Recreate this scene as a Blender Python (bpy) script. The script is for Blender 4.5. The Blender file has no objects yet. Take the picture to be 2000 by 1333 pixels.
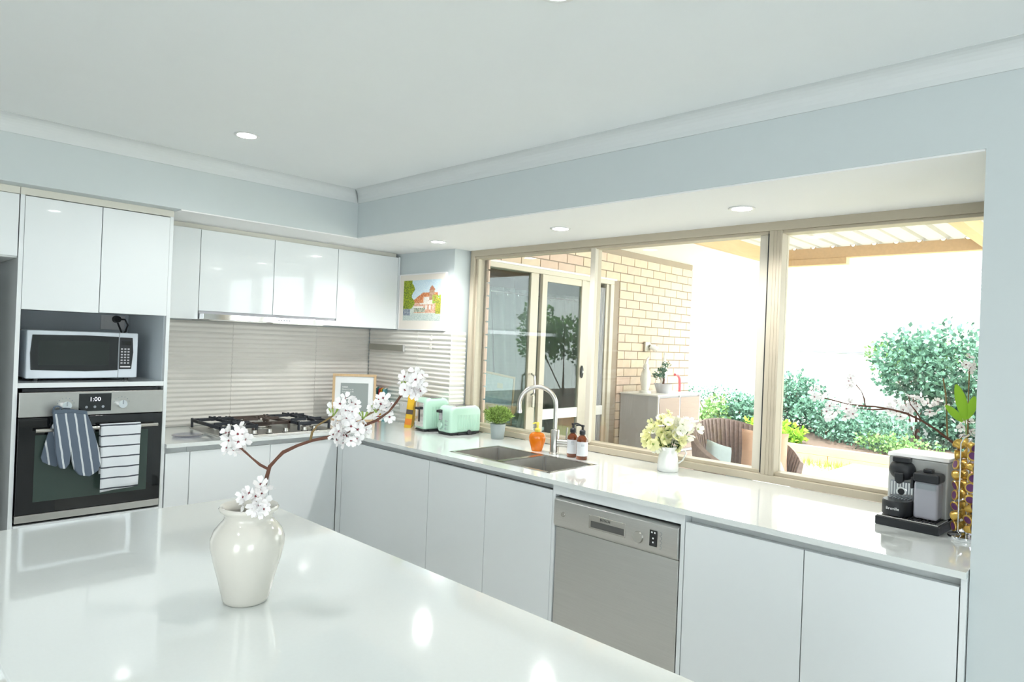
import bpy, bmesh, math, random
from mathutils import Vector, Matrix, Quaternion
random.seed(7)
S = bpy.context.scene
COL = S.collection
PI = math.pi

# ------------------------------------------------------------------ camera
cam_d = bpy.data.cameras.new('camera')
cam_d.sensor_fit = 'HORIZONTAL'; cam_d.sensor_width = 36.0
cam_d.lens = 1310.13 / 2000 * 36.0
cam_d.clip_start = 0.02; cam_d.clip_end = 200
cam = bpy.data.objects.new('camera', cam_d); COL.objects.link(cam)
_R = Vector((0.69334897, -0.71949012, 0.04001475))
_U = Vector((-0.02899825, 0.02762615, 0.99919763))
_F = Vector((0.72001827, 0.693953, 0.00170939))
cam.matrix_world = Matrix(((_R.x, _U.x, -_F.x, -2.8417), (_R.y, _U.y, -_F.y, -4.2077), (_R.z, _U.z, -_F.z, 1.4858), (0, 0, 0, 1)))
S.camera = cam
# ------------------------------------------------------------------ world, sun, exposure
W = bpy.data.worlds.new('world'); S.world = W; W.use_nodes = True
bg = W.node_tree.nodes['Background']
bg.inputs[0].default_value = (0.93, 0.985, 1.0, 1); bg.inputs[1].default_value = 3.0
sun_d = bpy.data.lights.new('sun', 'SUN'); sun_d.energy = 8.0; sun_d.angle = math.radians(4); sun_d.color = (1, .96, .9)
sun = bpy.data.objects.new('sun', sun_d); COL.objects.link(sun)
sun.rotation_euler = Vector((0.42, 0.35, -0.84)).to_track_quat('-Z', 'Y').to_euler()
DOWNLIGHT_W = 10.0
S.view_settings.view_transform = 'Standard'; S.view_settings.look = 'None'
S.view_settings.gamma = 1; S.view_settings.use_curve_mapping = False
S.view_settings.exposure = 1.18

# ------------------------------------------------------------------ helpers
class MB:
    def __init__(s): s.v = []; s.f = []; s.m = []
    def add(s, vs, fs, mi=0):
        n = len(s.v); s.v += [tuple(p) for p in vs]
        for f in fs: s.f.append([i + n for i in f]); s.m.append(mi)
        return s
    def box(s, a, b, mi=0):
        x0, x1 = sorted((a[0], b[0])); y0, y1 = sorted((a[1], b[1])); z0, z1 = sorted((a[2], b[2]))
        vs = [(x0,y0,z0),(x1,y0,z0),(x1,y1,z0),(x0,y1,z0),(x0,y0,z1),(x1,y0,z1),(x1,y1,z1),(x0,y1,z1)]
        return s.add(vs, [(0,3,2,1),(4,5,6,7),(0,1,5,4),(1,2,6,5),(2,3,7,6),(3,0,4,7)], mi)
    def obox(s, c, ax, ay, az, h, mi=0):
        c = Vector(c); ax, ay, az = Vector(ax).normalized()*h[0], Vector(ay).normalized()*h[1], Vector(az).normalized()*h[2]
        vs = [c+ax*i+ay*j+az*k for k in (-1,1) for i, j in ((-1,-1),(1,-1),(1,1),(-1,1))]
        return s.add(vs, [(0,3,2,1),(4,5,6,7),(0,1,5,4),(1,2,6,5),(2,3,7,6),(3,0,4,7)], mi)
    def tube(s, pts, rs, n=10, mi=0, caps=True):
        pts = [Vector(p) for p in pts]
        if not isinstance(rs, (list, tuple)): rs = [rs]*len(pts)
        t0 = (pts[1]-pts[0]).normalized()
        up = Vector((0,0,1)) if abs(t0.z) < .9 else Vector((1,0,0))
        nrm = t0.cross(up).normalized(); vs = []
        for i, p in enumerate(pts):
            a = pts[max(i-1,0)]; b = pts[min(i+1,len(pts)-1)]
            t = (b-a).normalized()
            nrm = (nrm - t*nrm.dot(t)).normalized(); bn = t.cross(nrm)
            for k in range(n):
                an = 2*PI*k/n
                vs.append(p + (nrm*math.cos(an)+bn*math.sin(an))*rs[i])
        fs = [(i*n+k, i*n+(k+1)%n, (i+1)*n+(k+1)%n, (i+1)*n+k) for i in range(len(pts)-1) for k in range(n)]
        if caps: fs += [tuple(range(n))[::-1], tuple(range((len(pts)-1)*n, len(pts)*n))]
        return s.add(vs, fs, mi)
    def cyl(s, a, b, r0, r1=None, n=20, mi=0): return s.tube([a, b], [r0, r0 if r1 is None else r1], n, mi)
    def lathe(s, prof, c=(0,0,0), n=32, mi=0, sy=1.0):
        vs = []; m = len(prof)
        for r, z in prof:
            for k in range(n):
                an = 2*PI*k/n; vs.append((c[0]+r*math.cos(an), c[1]+r*math.sin(an)*sy, c[2]+z))
        fs = [(i*n+k, i*n+(k+1)%n, (i+1)*n+(k+1)%n, (i+1)*n+k) for i in range(m-1) for k in range(n)]
        if prof[0][0] > 1e-5: fs.append(tuple(range(n))[::-1])
        if prof[-1][0] > 1e-5: fs.append(tuple(range((m-1)*n, m*n)))
        return s.add(vs, fs, mi)
    def ell(s, c, r, n=14, m=9, mi=0):
        prof = [(math.sin(PI*i/m), -math.cos(PI*i/m)) for i in range(m+1)]
        vs = [(c[0]+r[0]*a*math.cos(2*PI*k/n), c[1]+r[1]*a*math.sin(2*PI*k/n), c[2]+r[2]*z) for a, z in prof for k in range(n)]
        fs = [(i*n+k, i*n+(k+1)%n, (i+1)*n+(k+1)%n, (i+1)*n+k) for i in range(m) for k in range(n)]
        return s.add(vs, fs, mi)
    def prism(s, poly, a, b, axis=2, mi=0):
        def P(u, w, h): return {0:(h,u,w), 1:(u,h,w), 2:(u,w,h)}[axis]
        n = len(poly)
        vs = [P(u,w,a) for u, w in poly] + [P(u,w,b) for u, w in poly]
        fs = [tuple(range(n))[::-1], tuple(range(n,2*n))] + [(i,(i+1)%n,n+(i+1)%n,n+i) for i in range(n)]
        return s.add(vs, fs, mi)
    def build(s, name, mats, parent=None, loc=(0,0,0), smooth=None, bevel=0, seg=2, rotz=0, weld=False):
        me = bpy.data.meshes.new(name); me.from_pydata(s.v, [], s.f)
        if not isinstance(mats, (list, tuple)): mats = [mats]
        for m in mats: me.materials.append(m)
        for p, i in zip(me.polygons, s.m): p.material_index = i
        bm = bmesh.new(); bm.from_mesh(me)
        bmesh.ops.remove_doubles(bm, verts=bm.verts, dist=1e-6)
        bmesh.ops.recalc_face_normals(bm, faces=bm.faces); bm.to_mesh(me); bm.free()
        if smooth is not None:
            for p in me.polygons: p.use_smooth = True
            me.set_sharp_from_angle(angle=math.radians(smooth))
        return link(name, me, parent, loc, bevel, seg, rotz)

def link(name, me, parent=None, loc=(0,0,0), bevel=0, seg=2, rotz=0):
    o = bpy.data.objects.new(name, me); COL.objects.link(o)
    o.location = loc; o.rotation_euler = (0,0,rotz)
    if parent: o.parent = parent
    if bevel:
        b = o.modifiers.new('bevel', 'BEVEL'); b.width = bevel; b.segments = seg; b.limit_method = 'ANGLE'; b.angle_limit = math.radians(40)
        b.harden_normals = True
        for p in me.polygons: p.use_smooth = True
    return o
def tag(o, label, cat=None, group=None, kind=None):
    o['label'] = label
    if cat: o['category'] = cat
    if group: o['group'] = group
    if kind: o['kind'] = kind
    return o
def thing(name, label, cat, loc=(0,0,0), rotz=0, group=None):
    o = bpy.data.objects.new(name, None); COL.objects.link(o); o.empty_display_size = .05
    o.location = loc; o.rotation_euler = (0,0,rotz)
    return tag(o, label, cat, group)
def struct(name, mb, mat, label, bevel=0, parent=None):
    o = mb.build(name, mat, parent, bevel=bevel); o['label'] = label; o['kind'] = 'structure'
    return o
def inst(src, name, parent, loc=(0,0,0), rot=(0,0,0), sc=1.0):
    o = bpy.data.objects.new(name, src if isinstance(src, bpy.types.Mesh) else src.data); COL.objects.link(o)
    o.parent = parent; o.location = loc; o.rotation_euler = rot
    o.scale = (sc, sc, sc) if not isinstance(sc, (tuple, list)) else sc
    return o
def text(name, s, size, mat, parent, M, ext=.0004, align='LEFT'):
    cu = bpy.data.curves.new(name, 'FONT'); cu.body = s; cu.size = size; cu.extrude = ext; cu.align_x = align; cu.resolution_u = 2
    o = bpy.data.objects.new(name, cu); COL.objects.link(o)
    bpy.context.view_layer.update()
    me = bpy.data.meshes.new_from_object(o.evaluated_get(bpy.context.evaluated_depsgraph_get()))
    bpy.data.objects.remove(o); bpy.data.curves.remove(cu)
    me.name = name; me.materials.clear(); me.materials.append(mat)
    t = bpy.data.objects.new(name, me); COL.objects.link(t); t.parent = parent; t.matrix_local = M
    return t
def frame_m(origin, xdir, ydir):
    x = Vector(xdir).normalized(); y = Vector(ydir).normalized(); z = x.cross(y)
    o = Vector(origin)
    return Matrix(((x.x,y.x,z.x,o.x),(x.y,y.y,z.y,o.y),(x.z,y.z,z.z,o.z),(0,0,0,1)))

# ------------------------------------------------------------------ materials
MATS = {}
def mat(name, col, rough=.5, metal=0, noise=0, nscale=8, stretch=(1,1,1), bump=0, bscale=40, coat=0, emit=None, estr=0, trans=0, ior=1.45, spec=.5, sss=0, alpha=1, island=0):
    m = bpy.data.materials.new(name); m.use_nodes = True; nt = m.node_tree; p = nt.nodes['Principled BSDF']
    c = (*col, 1)
    p.inputs['Base Color'].default_value = c; p.inputs['Roughness'].default_value = rough; p.inputs['Metallic'].default_value = metal
    p.inputs['Coat Weight'].default_value = coat; p.inputs['Coat Roughness'].default_value = .03
    p.inputs['Transmission Weight'].default_value = trans; p.inputs['IOR'].default_value = ior
    p.inputs['Specular IOR Level'].default_value = spec; p.inputs['Alpha'].default_value = alpha
    if emit: p.inputs['Emission Color'].default_value = (*emit, 1); p.inputs['Emission Strength'].default_value = estr
    tc = nt.nodes.new('ShaderNodeTexCoord'); mp = nt.nodes.new('ShaderNodeMapping'); mp.inputs['Scale'].default_value = stretch
    nt.links.new(tc.outputs['Object'], mp.inputs[0])
    n = nt.nodes.new('ShaderNodeTexNoise'); n.inputs['Scale'].default_value = nscale; n.inputs['Detail'].default_value = 4
    nt.links.new(mp.outputs[0], n.inputs['Vector'])
    mx = nt.nodes.new('ShaderNodeMix'); mx.data_type = 'RGBA'
    k = noise
    mx.inputs[6].default_value = tuple(max(0, v*(1-k)) for v in col) + (1,)
    mx.inputs[7].default_value = tuple(min(1, v*(1+k)) for v in col) + (1,)
    if island:
        g = nt.nodes.new('ShaderNodeNewGeometry')
        mx.inputs[6].default_value = tuple(max(0, v*(1-island)) for v in col) + (1,)
        mx.inputs[7].default_value = tuple(min(1, v*(1+island)) for v in col) + (1,)
        nt.links.new(g.outputs['Random Per Island'], mx.inputs[0])
    else: nt.links.new(n.outputs['Fac'], mx.inputs[0])
    nt.links.new(mx.outputs[2], p.inputs['Base Color'])
    if bump:
        n2 = nt.nodes.new('ShaderNodeTexNoise'); n2.inputs['Scale'].default_value = bscale; n2.inputs['Detail'].default_value = 3
        nt.links.new(mp.outputs[0], n2.inputs['Vector'])
        b = nt.nodes.new('ShaderNodeBump'); b.inputs['Strength'].default_value = bump; b.inputs['Distance'].default_value = .004
        nt.links.new(n2.outputs['Fac'], b.inputs['Height']); nt.links.new(b.outputs[0], p.inputs['Normal'])
    MATS[name] = m
    return m
def glass_mat(name, tint=(1,1,1), rough=0.0, k=1.0):
    m = bpy.data.materials.new(name); m.use_nodes = True; nt = m.node_tree; nt.nodes.remove(nt.nodes['Principled BSDF'])
    out = nt.nodes['Material Output']; t = nt.nodes.new('ShaderNodeBsdfTransparent'); t.inputs[0].default_value = (*tint, 1)
    g = nt.nodes.new('ShaderNodeBsdfGlossy'); g.inputs['Roughness'].default_value = rough
    lw = nt.nodes.new('ShaderNodeLayerWeight'); lw.inputs[0].default_value = .5
    pw = nt.nodes.new('ShaderNodeMath'); pw.operation = 'POWER'; pw.inputs[1].default_value = 5; nt.links.new(lw.outputs['Facing'], pw.inputs[0])
    fr = nt.nodes.new('ShaderNodeMath'); fr.operation = 'MULTIPLY_ADD'; fr.inputs[1].default_value = .95; fr.inputs[2].default_value = .045; nt.links.new(pw.outputs[0], fr.inputs[0])
    mu = nt.nodes.new('ShaderNodeMath'); mu.operation = 'MULTIPLY'; mu.inputs[1].default_value = k; mu.use_clamp = True
    mx = nt.nodes.new('ShaderNodeMixShader')
    nt.links.new(fr.outputs[0], mu.inputs[0]); nt.links.new(mu.outputs[0], mx.inputs[0]); nt.links.new(t.outputs[0], mx.inputs[1]); nt.links.new(g.outputs[0], mx.inputs[2])
    nt.links.new(mx.outputs[0], out.inputs[0])
    MATS[name] = m; return m
def translucent_mat(name, col, kt=.5, ktr=0.0, island=0.0):
    m = bpy.data.materials.new(name); m.use_nodes = True; nt = m.node_tree; nt.nodes.remove(nt.nodes['Principled BSDF'])
    out = nt.nodes['Material Output']
    d = nt.nodes.new('ShaderNodeBsdfDiffuse'); t = nt.nodes.new('ShaderNodeBsdfTranslucent'); mx = nt.nodes.new('ShaderNodeMixShader'); mx.inputs[0].default_value = kt
    rgb = nt.nodes.new('ShaderNodeMix'); rgb.data_type = 'RGBA'
    rgb.inputs[6].default_value = tuple(v*(1-island) for v in col)+(1,); rgb.inputs[7].default_value = tuple(min(1, v*(1+island)) for v in col)+(1,)
    g = nt.nodes.new('ShaderNodeNewGeometry'); nt.links.new(g.outputs['Random Per Island'], rgb.inputs[0])
    nt.links.new(rgb.outputs[2], d.inputs[0]); nt.links.new(rgb.outputs[2], t.inputs[0])
    nt.links.new(d.outputs[0], mx.inputs[1]); nt.links.new(t.outputs[0], mx.inputs[2])
    src = mx
    if ktr:
        tr = nt.nodes.new('ShaderNodeBsdfTransparent'); m2 = nt.nodes.new('ShaderNodeMixShader'); m2.inputs[0].default_value = ktr
        nt.links.new(mx.outputs[0], m2.inputs[1]); nt.links.new(tr.outputs[0], m2.inputs[2]); src = m2
    nt.links.new(src.outputs[0], out.inputs[0]); MATS[name] = m; return m
def painted_mat(name, rough=.6):
    m = bpy.data.materials.new(name); m.use_nodes = True; nt = m.node_tree; p = nt.nodes['Principled BSDF']; p.inputs['Roughness'].default_value = rough
    a = nt.nodes.new('ShaderNodeVertexColor'); a.layer_name = 'Col'; nt.links.new(a.outputs[0], p.inputs['Base Color']); MATS[name] = m; return m
def stripe_mat(name, base, line, axis, period, offs, width, wob=.0, slant=0.0, slant_axis=2):
    m = bpy.data.materials.new(name); m.use_nodes = True; nt = m.node_tree; p = nt.nodes['Principled BSDF']; p.inputs['Roughness'].default_value = .9
    tc = nt.nodes.new('ShaderNodeTexCoord'); sp = nt.nodes.new('ShaderNodeSeparateXYZ'); nt.links.new(tc.outputs['Object'], sp.inputs[0])
    def mth(op, a, b):
        n = nt.nodes.new('ShaderNodeMath'); n.operation = op
        for i, v in enumerate((a, b)):
            if isinstance(v, (int, float)): n.inputs[i].default_value = v
            else: nt.links.new(v, n.inputs[i])
        return n.outputs[0]
    c = sp.outputs[axis]
    if slant: c = mth('ADD', c, mth('MULTIPLY', sp.outputs[slant_axis], slant))
    nz = nt.nodes.new('ShaderNodeTexNoise'); nz.inputs['Scale'].default_value = 25
    nt.links.new(tc.outputs['Object'], nz.inputs['Vector'])
    c = mth('ADD', c, mth('MULTIPLY', nz.outputs['Fac'], wob))
    fr = mth('FRACT', mth('DIVIDE', mth('ADD', c, offs + 100*period), period), 0)
    on = mth('LESS_THAN', fr, width)
    mx = nt.nodes.new('ShaderNodeMix'); mx.data_type = 'RGBA'; mx.inputs[6].default_value = (*base,1); mx.inputs[7].default_value = (*line,1)
    nt.links.new(on, mx.inputs[0])
    n3 = nt.nodes.new('ShaderNodeTexNoise'); n3.inputs['Scale'].default_value = 300; nt.links.new(tc.outputs['Object'], n3.inputs['Vector'])
    b = nt.nodes.new('ShaderNodeBump'); b.inputs['Strength'].default_value = .4; b.inputs['Distance'].default_value = .002
    nt.links.new(n3.outputs['Fac'], b.inputs['Height']); nt.links.new(b.outputs[0], p.inputs['Normal'])
    nt.links.new(mx.outputs[2], p.inputs['Base Color']); MATS[name] = m; return m

M_wall = mat('wall paint', (.57,.625,.635), .6, noise=.015, bump=.03, bscale=150)
M_ceil = mat('ceiling paint', (.83,.865,.875), .7, noise=.01)
M_corn = mat('cornice paint', (.67,.705,.71), .7, noise=.01)
M_soffit = mat('soffit paint', (.84,.85,.855), .7, noise=.01)
M_gloss = mat('gloss white lacquer', (.79,.83,.845), .12, noise=.006, nscale=3, coat=.6)
M_carc = mat('white melamine', (.76,.79,.79), .4, noise=.01)
M_filler = mat('warm white filler board', (.70,.69,.62), .5, noise=.02)
M_stone = mat('white engineered stone', (.745,.785,.775), .08, noise=.02, nscale=120, coat=.8)
M_tile = mat('cream glazed tile', (.80,.78,.73), .18, noise=.03, nscale=5, coat=.4)
M_grout = mat('grout', (.5,.5,.46), .9, noise=.05)
M_steel = mat('brushed stainless steel', (.56,.555,.53), .32, 1, noise=.06, nscale=30, stretch=(1,40,1))
M_steelx = mat('brushed stainless steel sideways', (.60,.60,.585), .34, 1, noise=.08, nscale=6, stretch=(1,1,60))
M_sink = mat('satin sink steel', (.60,.59,.56), .42, 1, noise=.1, nscale=30)
M_chrome = mat('polished chrome', (.82,.83,.85), .07, 1, noise=.01)
M_nickel = mat('brushed nickel', (.56,.545,.51), .27, 1, noise=.03)
M_black = mat('black plastic', (.02,.022,.026), .4, noise=.1)
M_blackg = mat('black glass', (.006,.007,.008), .03, noise=.0, coat=.5)
M_ovenin = mat('dark oven window', (.05,.075,.066), .06, noise=.05)
M_mwwin = mat('dark microwave window', (.022,.028,.026), .05)
M_iron = mat('cast iron', (.03,.035,.045), .55, noise=.25, nscale=60, bump=.2, bscale=200)
M_rust = mat('browned cast iron', (.10,.075,.065), .6, noise=.3, nscale=50)
M_white = mat('white plastic', (.80,.81,.81), .35, noise=.01)
M_mw = mat('cool white enamel', (.74,.80,.87), .25, noise=.01)
M_frame = mat('beige aluminium', (.50,.445,.345), .45, noise=.02)
M_frame2 = mat('cream aluminium', (.62,.58,.49), .45, noise=.02)
M_brick = mat('cream brick', (.66,.53,.41), .85, noise=.12, nscale=14, bump=.35, bscale=80)
M_brick2 = mat('pinkish cream brick', (.65,.50,.41), .85, noise=.12, nscale=14, bump=.35, bscale=80)
M_brick3 = mat('pale straw brick', (.68,.57,.44), .85, noise=.12, nscale=14, bump=.35, bscale=80)
M_mortar = mat('mortar', (.36,.30,.24), .95, noise=.1)
M_mint = mat('mint green enamel', (.46,.68,.56), .22, noise=.01, coat=.5)
M_vase = mat('cream glazed ceramic', (.68,.66,.60), .10, noise=.02, coat=.6)
M_bark = mat('brown bark', (.13,.055,.035), .75, noise=.35, nscale=60, bump=.3)
M_twig = mat('olive brown twig', (.22,.15,.06), .7, noise=.3, nscale=60)
M_petal = translucent_mat('white petal', (.93,.915,.915), .2, island=.03)
M_petalc = mat('dark red flower centre', (.22,.035,.05), .7, noise=.3)
M_bud = mat('green bud', (.30,.42,.10), .6, noise=.2)
M_cream = translucent_mat('cream yellow petal', (.84,.83,.48), .3, island=.12)
M_creamw = translucent_mat('ivory petal', (.86,.86,.76), .3, island=.06)
M_leafd = translucent_mat('dark leaf', (.05,.11,.035), .2, island=.3)
M_boxg = translucent_mat('bright fine foliage', (.30,.43,.13), .3, island=.6)
M_pot = mat('grey ceramic pot', (.33,.38,.38), .55, noise=.03)
M_orange = mat('orange soap', (.95,.26,.01), .12, noise=.03, trans=.35, coat=.3)
M_yellow = mat('clear yellow pump', (.95,.83,.15), .25, trans=.3, noise=.01)
M_amber = mat('amber glass', (.20,.045,.008), .06, trans=.45, noise=.02, coat=.4)
M_label = mat('white paper label', (.74,.77,.80), .7, noise=.01)
M_recess_shade = mat('grip recess shade', (.10,.10,.095), .5)
M_ink = mat('grey print', (.30,.33,.36), .7, noise=.01)
M_oak = mat('light oak', (.60,.43,.25), .55, noise=.15, nscale=6, stretch=(12,12,1))
M_matb = mat('white mat board', (.80,.83,.84), .8, noise=.01)
M_greyp = mat('grey print paper', (.30,.34,.33), .6, noise=.01)
M_pw = mat('white print', (.85,.86,.86), .6, noise=.0)
M_paint = painted_mat('painted picture')
M_yb = mat('yellow book cover', (.80,.48,.02), .5, noise=.06)
M_red = mat('red cover', (.55,.03,.02), .5, noise=.05)
M_teal = mat('teal cover', (.08,.28,.30), .5, noise=.06)
M_orng = mat('orange cover', (.80,.25,.03), .5, noise=.05)
M_page = mat('book pages', (.75,.72,.62), .8, noise=.05)
M_kbar = mat('knife bar steel', (.42,.41,.36), .42, .7, noise=.06, nscale=20)
M_mitt = stripe_mat('blue striped cotton', (.115,.15,.20), (.62,.66,.69), 0, .0365, .0, .20, .004, slant=.16)
M_mittdark = mat('blue cotton binding', (.10,.135,.18), .9, noise=.1, nscale=200)
M_towel = stripe_mat('white towel with dark bands', (.72,.76,.80), (.06,.07,.09), 2, .0495, -.0075, .13, .003)
M_clear = glass_mat('clear glass', (.97,.99,.985))
M_doorglass = glass_mat('grey door glass', (.80,.87,.85), k=1.0)
M_jarglass = glass_mat('clear jar plastic', (.80,.80,.86), .05, 1.5)
M_milk = mat('frosted milk tank', (.55,.55,.62), .25, trans=.3, noise=.02)
M_mach = mat('silver machine plastic', (.50,.51,.50), .35, .2, noise=.02)
M_gold = mat('gold capsule foil', (.70,.47,.12), .3, .8, noise=.06)
M_purple = mat('purple capsule', (.19,.07,.20), .3, .5, noise=.08)
M_light = mat('lit diffuser', (1,1,1), .5, emit=(1,.99,.97), estr=14)
M_ledw = mat('lit clock digits', (.2,.2,.2), .5, emit=(.8,.85,1), estr=.7)
M_cone_w = mat('white ceramic', (.82,.83,.81), .2, noise=.01, coat=.3)
M_timber = mat('treated pine', (.58,.33,.18), .8, noise=.18, nscale=5, stretch=(8,1,8))
M_beam = mat('pale pine beam', (.62,.43,.25), .7, noise=.15, nscale=5, stretch=(1,8,8))
M_roof = translucent_mat('translucent roof sheet', (.36,.34,.29), .22)
M_fence = mat('pale steel fence', (.76,.79,.78), .5, noise=.02)
M_render = mat('white house render', (.85,.86,.85), .8, noise=.02)
M_vent = mat('grey louvre and rail shadow', (.30,.31,.36), .6, noise=.05)
M_paver = mat('pale paving', (.74,.71,.65), .8, noise=.12, nscale=4, bump=.2)
M_lawn = mat('dry lawn', (.52,.50,.22), .95, noise=.3, nscale=9, bump=.6, bscale=200)
M_soil = mat('garden mulch', (.09,.06,.045), .95, noise=.5, nscale=60, bump=1, bscale=120)
M_sh1 = translucent_mat('blue green leaf', (.12,.23,.17), .3, island=.6)
M_sh2 = translucent_mat('mid green leaf', (.17,.30,.11), .35, island=.55)
M_sh3 = translucent_mat('bright green leaf', (.26,.48,.05), .4, island=.4)
M_grass = translucent_mat('grass blade', (.22,.34,.07), .35, island=.5)
M_wick = mat('brown wicker', (.38,.29,.28), .7, noise=.3, nscale=40, bump=.8, bscale=150)
M_peach = mat('peach cushion', (.70,.45,.33), .9, noise=.06, nscale=60)
M_gcush = mat('pale grey blue cushion', (.42,.50,.52), .9, noise=.08, nscale=40)
M_grey = mat('grey cabinet side', (.50,.50,.53), .6, noise=.02)
M_whitewood = mat('limed timber drawer', (.40,.31,.27), .6, noise=.12, nscale=4, stretch=(1,1,14))
M_whitel = mat('white laminate', (.83,.83,.83), .4, noise=.01)
M_pink = mat('pink plastic', (.85,.16,.20), .4, noise=.02)
M_curtain = mat('grey green curtain', (.29,.345,.325), .9, noise=.04, nscale=3)
M_inwall = mat('lounge wall paint', (.36,.40,.38), .7, noise=.02)
M_carpet = mat('lounge carpet', (.42,.40,.36), .95, noise=.1, nscale=80)
M_floor = mat('pale floor tile', (.62,.61,.57), .25, noise=.05, nscale=3)
M_mesh = mat('grey screen mesh', (.20,.21,.24), .6, noise=.1, nscale=40, stretch=(20,1,.2))
M_fabric = mat('pale draped fabric', (.66,.70,.68), .9, noise=.05)
M_niche = mat('blue grey plaster', (.60,.66,.70), .7, noise=.03)
M_cream_m = mat('cream mat board', (.80,.75,.68), .8, noise=.01)

def colgrid(name, nx, ny, pos, col, mat_, parent, thick=0):
    """flat or curved grid whose faces carry their own printed colour"""
    vs = [pos(i/nx, j/ny) for j in range(ny+1) for i in range(nx+1)]
    fs = [(j*(nx+1)+i, j*(nx+1)+i+1, (j+1)*(nx+1)+i+1, (j+1)*(nx+1)+i) for j in range(ny) for i in range(nx)]
    me = bpy.data.meshes.new(name); me.from_pydata(vs, [], fs); me.materials.append(mat_)
    ca = me.color_attributes.new('Col', 'FLOAT_COLOR', 'CORNER')
    for k, p in enumerate(me.polygons):
        c = col((k % nx + .5)/nx, (k//nx + .5)/ny)
        for li in p.loop_indices: ca.data[li].color = (*c, 1)
    return link(name, me, parent)

# ================================================================== SETTING
ZC, ZB, ZCOR = 2.355, 2.0815, 2.2895
BX, BY, LP = -.584, -.692, -3.845
struct('floor', MB().box((-6.2,-8.2,-.12),(.3,.1,0)), M_floor, 'pale tiled kitchen floor')
struct('ceiling', MB().box((-6.2,-8.2,ZC),(.3,.1,ZC+.1)), M_ceil, 'smooth white kitchen ceiling')
wb = struct('wall_back', MB().box((-6.2,.006,0),(.12,.12,ZC)), M_wall, 'wall behind the cooktop and oven tower')
wn = struct('wall_nib', MB().box((.006,-.92,0),(.24,.0,ZB)), M_wall, 'short pale wall beside the window carrying the framed painting')
struct('wall_sill', MB().box((.02,LP,0),(.24,-.92,.872)), M_wall, 'low wall under the kitchen window')
struct('wall_window', MB().box((BX,-8.2,0),(.24,LP,ZB)).box((BX,-8.2,ZB),(.24,BY,ZC)), M_wall, 'pale blue grey wall pier and bulkhead framing the window recess')
struct('wall_bulkhead_stove', MB().box((-6.2,BY,ZB),(.24,.006,ZC)), [M_wall], 'pale blue grey bulkhead above the wall cupboards')
struct('trim_1', MB().box((BX+.004,LP+.002,ZB-.006),(.24,BY,ZB)).box((-1.598,BY+.004,ZB-.006),(.24,-.30,ZB)), M_soffit, 'white plaster underside of the bulkheads holding the downlights')
# unseen living side: wall openings made up and sized to brighten the room
struct('wall_living', MB().box((-6.3,-8.2,0),(-6.2,-6.4,ZC)).box((-6.3,-4.6,0),(-6.2,.1,ZC)).box((-6.3,-6.4,2.15),(-6.2,-4.6,ZC)), M_wall, 'unseen living room wall with an added opening that lets in sky light')
struct('wall_rear', MB().box((-6.2,-8.3,0),(-4.8,-8.2,ZC)).box((-2.9,-8.3,0),(BX,-8.2,ZC)).box((-4.8,-8.3,2.15),(-2.9,-8.2,ZC)), M_wall, 'rear wall behind the viewer with an added opening that lets in sky light')
# cove cornice
def cove(path_fn, n=7, w=.062):
    mb = MB(); prof = []
    for k in range(n+1):
        a = PI/2*k/n; prof.append((w*(1-math.cos(a)) , -.0015-w*(1-math.sin(a))))
    prof = [(0,-w-.006),(.006,-w-.006)] + [(p[0]+.006*(1-k/n), p[1]) for k, p in enumerate(prof)] + [(w+.008,-.0015),(w+.008,0)]
    a, b = path_fn
    vs = [a(u, z) for u, z in prof] + [b(u, z) for u, z in prof]; m = len(prof)
    mb.add(vs, [(i, i+1, m+i+1, m+i) for i in range(m-1)] + [tuple(range(m)) , tuple(range(m,2*m))])
    return mb
struct('trim_2', cove((lambda u,z:(-6.2, BY-u, ZC+z), lambda u,z:(BX-u, BY-u, ZC+z))), M_corn, 'white cove cornice over the cupboard bulkhead')
struct('trim_3', cove((lambda u,z:(BX-u, -8.2, ZC+z), lambda u,z:(BX-u, BY-u, ZC+z))), M_corn, 'white cove cornice over the window bulkhead')

# ribbed splashback tiles
def ribtile(w, h, rib=.028, depth=.0065):
    n = max(1, round(h/rib)); seg = 6; vs = []; rows = n*seg
    for i in range(rows+1):
        z = h*i/rows; d = depth*(math.sin(2*PI*i/seg - PI/2)*.5+.5)
        if i in (0, rows): d = 0
        vs += [(0, -.004-d, z), (w, -.004-d, z)]
    fs = [(2*i, 2*i+1, 2*i+3, 2*i+2) for i in range(rows)]
    k = len(vs); vs += [(0,0,0),(w,0,0),(0,0,h),(w,0,h)]
    fs += [(0,k,k+1,1),(2*rows+1,k+3,k+2,2*rows)]
    fs += [[k,] + [2*i for i in range(rows+1)] + [k+2]]
    fs += [[k+1, k+3] + [2*i+1 for i in range(rows,-1,-1)]]
    me = bpy.data.meshes.new('tile'); me.from_pydata(vs, [], fs); me.materials.append(M_tile)
    return me
TC = {}
def tile(w, h):
    k = (round(w,3), round(h,3))
    if k not in TC: TC[k] = ribtile(*k)
    return TC[k]
g = .0025
rows = [(.9005,1.183),(1.183,1.473),(1.473,1.540)]
for za, zb in rows:
    for xa, xb in ((-1.597,-1.015),(-1.015,-.432),(-.432,-.0005)):
        inst(tile(xb-xa-g, zb-za-g), 'tile', wb, (xa+g/2, .006, za+g/2))
    for ya, yb in ((-.009,-.58),(-.58,-.9265)):
        inst(tile(ya-yb-g, zb-za-g), 'tile', wn, (.006, ya-g/2, za+g/2), (0,0,-PI/2))
    inst(tile(.124, zb-za-g), 'tile', wn, (.0, -.92, za+g/2), (0,0,0))
struct('trim_4', MB().box((-1.597,.003,.9),(-.0005,.0065,1.541)), M_grout, 'grout bed behind the splashback tiles')

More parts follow.
